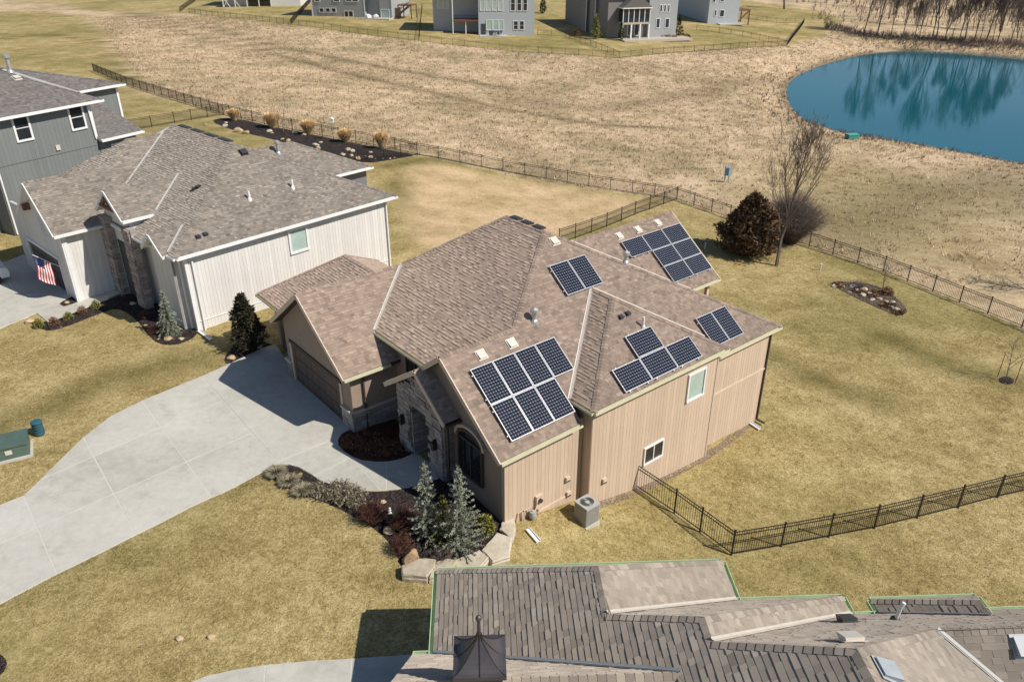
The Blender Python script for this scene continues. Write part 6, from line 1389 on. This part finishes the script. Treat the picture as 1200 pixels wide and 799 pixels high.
def hip_roof(parent, x0, x1, y0, y1, z, h, mat=None, ov=.5, gable=False):
    x0 -= ov; x1 += ov; y0 -= ov; y1 += ov; mat = mat or MT['far_roof']; w, d = x1 - x0, y1 - y0; mb = MB()
    if w >= d: k = 0 if gable else d / 2; a, b = Vector((x0 + k, (y0 + y1) / 2, z + h)), Vector((x1 - k, (y0 + y1) / 2, z + h))
    else: k = 0 if gable else w / 2; a, b = Vector(((x0 + x1) / 2, y0 + k, z + h)), Vector(((x0 + x1) / 2, y1 - k, z + h))
    c = [Vector((x0, y0, z)), Vector((x1, y0, z)), Vector((x1, y1, z)), Vector((x0, y1, z))]
    if w >= d: fs = [[c[0], c[1], b, a], [c[1], c[2], b], [c[2], c[3], a, b], [c[3], c[0], a]]
    else: fs = [[c[0], c[1], a], [c[1], c[2], b, a], [c[2], c[3], b], [c[3], c[0], a, b]]
    for f in fs: mb.poly(f)
    mb.box(x0, x1, y0, y1, z - .2, z - .003); r = mb.build('roof', mat, parent)
    g = MB()
    for p, q in zip(c, c[1:] + c[:1]): g.beam(p - Vector((0, 0, .1)), q - Vector((0, 0, .1)), .14, .2)
    g.build('fascia', MT['white_trim'], r); return r
def far_win(parent, F, rects, y=0., gm='glass', div=(1, 1), fw=.12):
    for (a, b, c, d) in rects:
        p = onplane(F, a, d, (Vector((0, y, 0)), Vector((0, -1, 0)))); q = onplane(F, c, b, (Vector((0, y, 0)), Vector((0, -1, 0))))
        w, h = abs(q.x - p.x), abs(q.z - p.z); window(parent, ((p.x + q.x) / 2, y - .01, (p.z + q.z) / 2), (0, -1, 0), max(.3, w - .1), max(.3, h - .1), MT['white_trim'], MT[gm], div, fw)
# pale blue house with the covered deck
A, B = ground(561, 41.5), ground(626, 42); F = FarF(A, (B - A)); L = (B - A).length
h = empty('house', A, F.rz, 'distant pale blue house with a covered deck and patio', 'house')
block(h, 0, L, 0, 11, -1.5, 8.8, MT['far_blue']); x0 = onplane(F, 508, 31, (Vector((0, 4, 0)), Vector((0, -1, 0)))).x
block(h, x0, 0, 4, 11, -1.5, 8.8, MT['far_blue']); hip_roof(h, x0, L, 0, 11, 8.8, 3.4)
far_win(h, F, [(562.7,0,567.5,12.5),(569.5,0,575,12.5),(577,0,582,12.5),(584,0,589,12.5)], 0, 'glass_pale'); far_win(h, F, [(598.6,-4,603.6,13),(606,-4,611,13),(613,-4,618,13)], 0, 'glass', (1, 2)); far_win(h, F, [(570,24,577,35.5),(578,24,584,35.5),(585,24,590,35.5)], 0, 'glass_pale'); far_win(h, F, [(602,25,607,35),(609,25,614,35)], 0, 'glass', (1, 2)); far_win(h, F, [(513,-3,518,10),(520,-3,525,10)], 4, 'glass_pale', (1, 2))
p = onplane(F, 564, 38, (Vector((0, 0, 0)), Vector((0, -1, 0)))); block(h, p.x, p.x + 1.0, -.08, .02, .1, 2.3, MT['garage_grey'], 'back_door')
xd = onplane(F, 531, 36, (Vector((0, 0, 0)), Vector((0, -1, 0)))).x
dk = block(h, xd, -.05, 0, 4, 2.75, 3.05, MT['deck_wood'], 'deck_floor'); block(h, xd - .1, xd + .1, 0, .2, -1.5, 8.6, MT['white_trim'], 'deck_post'); block(h, xd / 2 - .1, xd / 2 + .1, .3, .5, -1.5, 2.75, MT['white_trim'], 'deck_post')
mb = MB()
for k in np.arange(xd + .2, -.1, .25): mb.beam((k, .1, 3.05), (k, .1, 4.0), .04, .04, (1, 0, 0))
mb.beam((xd, .1, 4.0), (-.05, .1, 4.0), .08, .08); mb.build('deck_railing', MT['black_metal'], h)
block(h, .2, 6.0, -2.6, 0, -.25, .08, MT['concrete'], 'patio')
def patio_set(loc, rz, label):
    t = empty('patio_table', loc, rz, label, 'table'); mb = MB(); mb.tube([(0,0,.72),(0,0,.76)], .7, 14); mb.build('table_top', MT['black_metal'], t); mb = MB(); mb.tube([(0,0,0),(0,0,.72)], .06, 8); mb.build('pedestal', MT['black_metal'], t)
    for k in range(4):
        a = k * 1.571 + .5; c = empty('patio_chair', Vector(loc) + Vector((1.15 * math.cos(a + rz), 1.15 * math.sin(a + rz), 0)), a + rz, 'dark patio chair around the round table, ' + label.split(' on ')[-1], 'chair', 'chairs, ' + label)
        mb = MB(); mb.box(-.25,.25,-.25,.25,.42,.47); mb.build('seat', MT['black_metal'], c); mb = MB(); mb.box(.2,.26,-.25,.25,.47,.95); mb.build('backrest', MT['black_metal'], c)
        for sx in (-.22, .22):
            for sy in (-.22, .22): mb = MB(); mb.beam((sx, sy, 0), (sx, sy, .42), .03, .03, (1, 0, 0)); mb.build('leg', MT['black_metal'], c)
patio_set(F.W(3.6, -1.3, .08), 0, 'round dark patio table on the pale blue house patio')
# grey house with three small windows
A, B = ground(366, 19), ground(459, 23); F = FarF(A, (B - A)); L = (B - A).length
h = empty('house', A, F.rz, 'distant grey house with a row of three small windows', 'house')
xr_ = onplane(F, 428, 22, (Vector((0, 0, 0)), Vector((0, -1, 0)))).x
block(h, 0, xr_, 0, 11, -1.5, 9.0, MT['far_grey']); block(h, xr_, L, 1.6, 11, -1.5, 9.0, MT['far_grey']); block(h, L - 3.2, L, .6, 1.7, -1.5, 9.0, MT['far_grey'], 'bay'); hip_roof(h, 0, L, 0, 11, 9.0, 3.4)
far_win(h, F, [(374.5,10,379,14.5),(382,10,386.4,14.5),(389,10,393.4,14.5)]); far_win(h, F, [(369,-6,374,2),(391,-6,397,2),(405.5,-6,411,2),(413,-6,419,2)], 0, 'glass', (1, 2)); far_win(h, F, [(404,13.5,408,20),(409,13.5,413.5,20)])
for x in (0, xr_ - .1, L - .2): block(h, x, x + .25, -.06 if x < xr_ else .54, .0 if x < xr_ else .6, -1, 9, MT['white_trim'], 'corner_board')
far_win(h, F, [(447,11.5,456,22)], .6, 'glass_pale'); block(h, xr_ - .5, L + .3, -2.2, 1.6, -.3, .05, MT['concrete'], 'patio')
st = empty('deck_stairs', F.W(L + .8, 2, 0), F.rz, 'red brown deck stairs beside the distant grey house', 'stairs')
block(st, 0, 3.5, 0, 3.5, 2.6, 2.85, MT['deck_wood'], 'deck'); [block(st, x, x + .18, y, y + .18, -1, 2.6, MT['deck_wood'], 'post') for x in (0, 3.3) for y in (0, 3.3)]
for k in range(9): block(st, -.2 + k * .38, .15 + k * .38, -1.3, -.1, .3 + k * .27, .36 + k * .27, MT['deck_wood'], 'tread')
for y in (-1.32, -.1): mb = MB(); mb.beam((-.3, y, .2), (3.3, y, 2.7), .06, .28); mb.build('stringer', MT['deck_wood'], st); mb = MB(); mb.beam((-.3, y, 1.1), (3.3, y, 3.6), .06, .1); mb.build('handrail', MT['deck_wood'], st)
for i, (x, lb) in enumerate(((xr_ + 1.2, 'white covered grill on the grey house patio'), (xr_ + 3.0, 'grey covered patio furniture beside the white grill cover'))):
    rock(F.W(x, -.8, .0), 1.6, 1.1, 1.1, 60 + i, 'limestone', None, None, 'furniture_cover'); o = [q for q in bpy.data.objects if q.name.startswith('furniture_cover')][-1]
covers = [q for q in bpy.data.objects if q.name.startswith('furniture_cover')]
for o, lb in zip(covers, ('white covered grill on the grey house patio', 'pale covered patio furniture beside the white grill cover')): o.data.materials[0] = MT['far_white']; tag(o, lb, 'cover')
# house with white cross braces
A, B = ground(262, 9), ground(352, 7.5); F = FarF(A, (B - A)); L = (B - A).length
h = empty('house', A, F.rz, 'distant white house with cross braced deck, mostly out of view', 'house')
block(h, 0, L, 2.5, 13, -2, 8, MT['far_white']); hip_roof(h, 0, L, 2.5, 13, 8, 3.2); block(h, L * .62, L, .5, 2.5, -2, 8, MT['far_white'], 'bay')
block(h, 0, L * .62, 0, 2.5, 2.7, 3.0, MT['deck_wood'], 'deck_floor')
for k in range(5): x = L * .62 * k / 4; block(h, x - .1, x + .1, 0, .2, -1, 2.7, MT['white_trim'], 'deck_post')
for a, b in (((0,.1,0),(1.8,.1,2.7)),((1.8,.1,0),(0,.1,2.7)),((2.2,.1,2.7),(4.4,.1,.2))): mb = MB(); mb.beam(a, b, .14, .14); mb.build('brace', MT['white_trim'], h)
block(h, L * .3, L * .62, 2.4, 2.52, 0, 2.2, MT['glass'], 'sliding_door')
# dark gabled house
A = ground(711, 45.5); S = ground(639, 17); d = (S - A); F = FarF(A, (d.y, -d.x)); depth = min(26, d.length)
h = empty('house', A, F.rz, 'distant taupe house with a gabled screened porch and stone patio', 'house')
Lx = onplane(F, 790, 38, (Vector((0, 0, 0)), Vector((0, -1, 0)))).x; Lx = max(10, min(20, Lx))
block(h, 0, Lx, 0, depth, -1.5, 8.2, MT['far_dark']); hip_roof(h, 0, Lx, 0, depth, 8.2, 3.6)
for y in (depth * .22, depth * .42): block(h, -.6, 0.02, y, y + 3, -1.5, 8.2, MT['far_dark'], 'side_bay'); block(h, -.66, -.55, y - .12, y + .1, -1.5, 8.2, MT['white_trim'], 'corner_board')
xa = onplane(F, 729, 47, (Vector((0, -2.5, 0)), Vector((0, -1, 0)))).x; xb2 = onplane(F, 760, 46, (Vector((0, -2.5, 0)), Vector((0, -1, 0)))).x
block(h, xa, xb2, -2.4, 0, 2.9, 3.3, MT['far_tan'], 'porch_floor'); block(h, xa + .1, xb2 - .1, -2.3, 0, 3.3, 6.0, MT['glass'], 'porch_screen'); hip_roof(h, xa, xb2, -2.4, 4, 6.2, 2.6, None, .3, True)
for k in range(6): x = xa + (xb2 - xa) * k / 5; block(h, x - .07, x + .07, -2.44, -2.3, 3.3, 6.1, MT['white_trim'], 'porch_post')
for k in range(4): x = xa + (xb2 - xa) * k / 3; block(h, x - .15, x + .15, -2.4, -2.1, -1.5, 2.9, MT['white_trim'], 'porch_post')
block(h, xb2 + .5, Lx, -.7, 0.02, -1.5, 8.2, MT['far_grey'], 'right_bay'); far_win(h, F, [(768.5,22,773.5,33),(779,22,784.5,33)], -.7); far_win(h, F, [(773,6,776.3,14.5),(777.5,6,780.7,14.5),(782,6,785,14.5)], -.7); far_win(h, F, [(735,28,740,42),(743,28,749,42)], 0)
block(h, xa - .5, Lx + 2, -5, -.5, -.4, .05, MT['far_tan'], 'patio')
# grey house at the corner lawn
A = ground(829, 28); S = ground(788, 14); d = S - A; F = FarF(A, (d.y, -d.x)); h = empty('house', A, F.rz, 'distant blue grey house at the corner lawn above the pond', 'house')
Lx = max(8, min(14, onplane(F, 853, 27, (Vector((0, 0, 0)), Vector((0, -1, 0)))).x)); depth = min(24, d.length)
block(h, 0, Lx, 0, depth, -1.5, 9, MT['far_blue']); hip_roof(h, 0, Lx, 0, depth, 9, 3.4); far_win(h, F, [(837,12,840,19),(843,12,849,20)]); far_win(h, F, [(835,-4,839,3),(844,-4,849,2)])
block(h, Lx * .3, Lx + 1, -2.2, 0, -.3, .05, MT['concrete'], 'patio')
st = empty('wood_deck', F.W(Lx, 1, 0), F.rz, 'red brown raised deck beside the blue grey corner house', 'deck'); block(st, 0.05, 3.5, 0, 5, 2.7, 3.0, MT['deck_wood'], 'floor'); [block(st, x, x + .25, y, y + .25, -1.5, 2.7, MT['deck_wood'], 'post') for x in (.1, 3.2) for y in (0, 4.6)]; mb = MB(); mb.beam((.1, -.1, 0), (3.2, -.1, 2.8), .1, .35); mb.build('stringer', MT['deck_wood'], st)
o = cone_evergreen(ground(636, 16), 4.5, 1.6, 'dark columnar evergreen at the far corner of the taupe house', 51, 'evergreen', 900, .2)
cone_evergreen(ground(727.5, 48), 3.6, 1.1, 'narrow dark evergreen in front of the taupe house porch', 52, 'evergreen', 900, .16); cone_evergreen(ground(795, 42), 4.2, 1.5, 'dark columnar evergreen at the end of the stone patio', 53, 'evergreen', 900, .18); cone_evergreen(ground(698, 46), 4.8, 2.3, 'pale green leafy shrub tree beside the taupe house', 54, 'yellow_green', 900, .2)
ball_shrub(ground(676, 43), 1.6, 1.6, 'orange shrub beside the far taupe house', 55, 'rust_leaf', 500, .14)
for i, (x, y) in enumerate(((776,45),(783,46),(790,46.5),(799,44),(805,45),(771,41))): ball_shrub(ground(x, y), 1.6, .9, 'rusty low shrub around the far stone patio', 560 + i, 'rust_leaf', 300, .14, group='low shrubs around the far patio')

# ------------------------------------------------------------------ trees by the pond and the far wood
protos = []
for k in range(4):
    t = bare_tree((0, 0, 0), 13.0 + k * 1.0, 'slender bare tree in the row along the far pond bank', 600 + k, 'tree', 'bare trees along the far pond bank', 'bank_tree', 'bark_dark', 'twig_far', r0=.15, spread=.40, levels=4, fork=.2, n1=11, up=.5, nside=4, minr=.018); protos.append(t)
ROW = [(1012,40),(1028,41),(1044,42),(1058,43),(1071,46),(1077,48),(1092,46),(1097,49),(1107,48.5),(1115,47),(1124,47.5),(1130,49),(1141,49),(1148,48),(1155,50),(1162,51),(1168,52),(1183,53),(1189,55),(1195,52),(1060,30),(1085,32),(1113,33),(1140,35),(1172,37),(1192,36)]
rg = random.Random(5)
for i, (x, y) in enumerate(ROW):
    o = protos[i] if i < 4 else copy_tree(protos[i % 4]); o.location = ground(x, y) - Vector((0, 0, .1)); o.rotation_euler = (rg.uniform(-.07, .07), rg.uniform(-.07, .07), rg.uniform(0, 6.28)); s = rg.uniform(.55, 1.2); o.scale = (s, s, s * rg.uniform(.9, 1.2))
bare_tree(ground(919, 11), 11, 'lone bare tree on the far corner lawn', 640, mat='bark_dark', tw='twig_far', r0=.3, spread=.45, levels=3, n1=12, minr=.03)
# far wood and scrub: one brown mass of thin stems
mb = MB(); rg = random.Random(77)
def wood_px():
    x = rg.uniform(930, 1330)
    if x < 1000: return x, rg.uniform(-14, 10)
    return x, rg.uniform(-26, 22 + (x - 1000) * .05)
pts = [wood_px() for _ in range(560)]
xs = [atz(x, y, -2.0) for x, y in pts]; zs = T([q[0] for q in xs], [q[1] for q in xs])
for q, z in zip(xs, zs):
    H = rg.uniform(5, 12); b = Vector((q[0], q[1], z)); lean = Vector((rg.uniform(-.12, .12), rg.uniform(-.12, .12), 1)); mb.tube([b, b + lean * H * .5, b + lean * H], [.13, .08, .02], 3, cap=False)
    for k in range(16):
        f = rg.uniform(.25, .98); s = b + lean * H * f; a = rg.uniform(0, 6.28); L = H * .34 * (1.1 - f * .7); e = s + Vector((math.cos(a) * L * .7, math.sin(a) * L * .7, L)); mb.tube([s, e], [.035, .012], 3, cap=False)
        for j in range(2): g = rg.uniform(.3, .9); s2 = s.lerp(e, g); e2 = s2 + Vector((rg.uniform(-1, 1), rg.uniform(-1, 1), rg.uniform(.2, 1.2))) * L * .45; mb.tube([s2, e2], [.018, .008], 3, cap=False)
o = mb.build('far_wood', MT['twig_far']); tag(o, 'brown leafless wood beyond the pond', 'wood', kind='stuff')
mb = MB(); SP = []
for i in range(2600):
    if rg.random() < .45: x = rg.uniform(965, 1290); y = 38 + (x - 965) * .052 + rg.gauss(0, 2.5) if x > 1010 else 33 + (x - 965) * .15 + rg.gauss(0, 2); q = atz(x, y, -3.0); SP.append((q[0], q[1], rg.uniform(.5, 1.6)))
    elif rg.random() < .5: q = atz(rg.uniform(950, 1300), rg.uniform(2, 30), -3.0); SP.append((q[0], q[1], rg.uniform(.5, 1.6)))
    else:
        c = POND[rg.randrange(len(POND))]; n = (c - POND.mean(0)); n = n / np.hypot(*n); c = c + n * rg.uniform(.2, 1.8) + np.array([rg.gauss(0, 3), rg.gauss(0, 3)]); SP.append((c[0], c[1], rg.uniform(.25, .7)))
SP = np.array(SP); SP = SP[~inside(POND, SP[:, 0], SP[:, 1])]
for (x, y, H), z in zip(SP, T(SP[:, 0], SP[:, 1])):
    b = Vector((x, y, z))
    for j in range(6): e = b + Vector((rg.gauss(0, .35) * H, rg.gauss(0, .35) * H, H * rg.uniform(.6, 1.1))); mb.tube([b, e], [.03, .012], 3, cap=False)
o = mb.build('scrub', MT['twig_far']); tag(o, 'brown brush fringing the pond and wood', 'brush', kind='stuff')
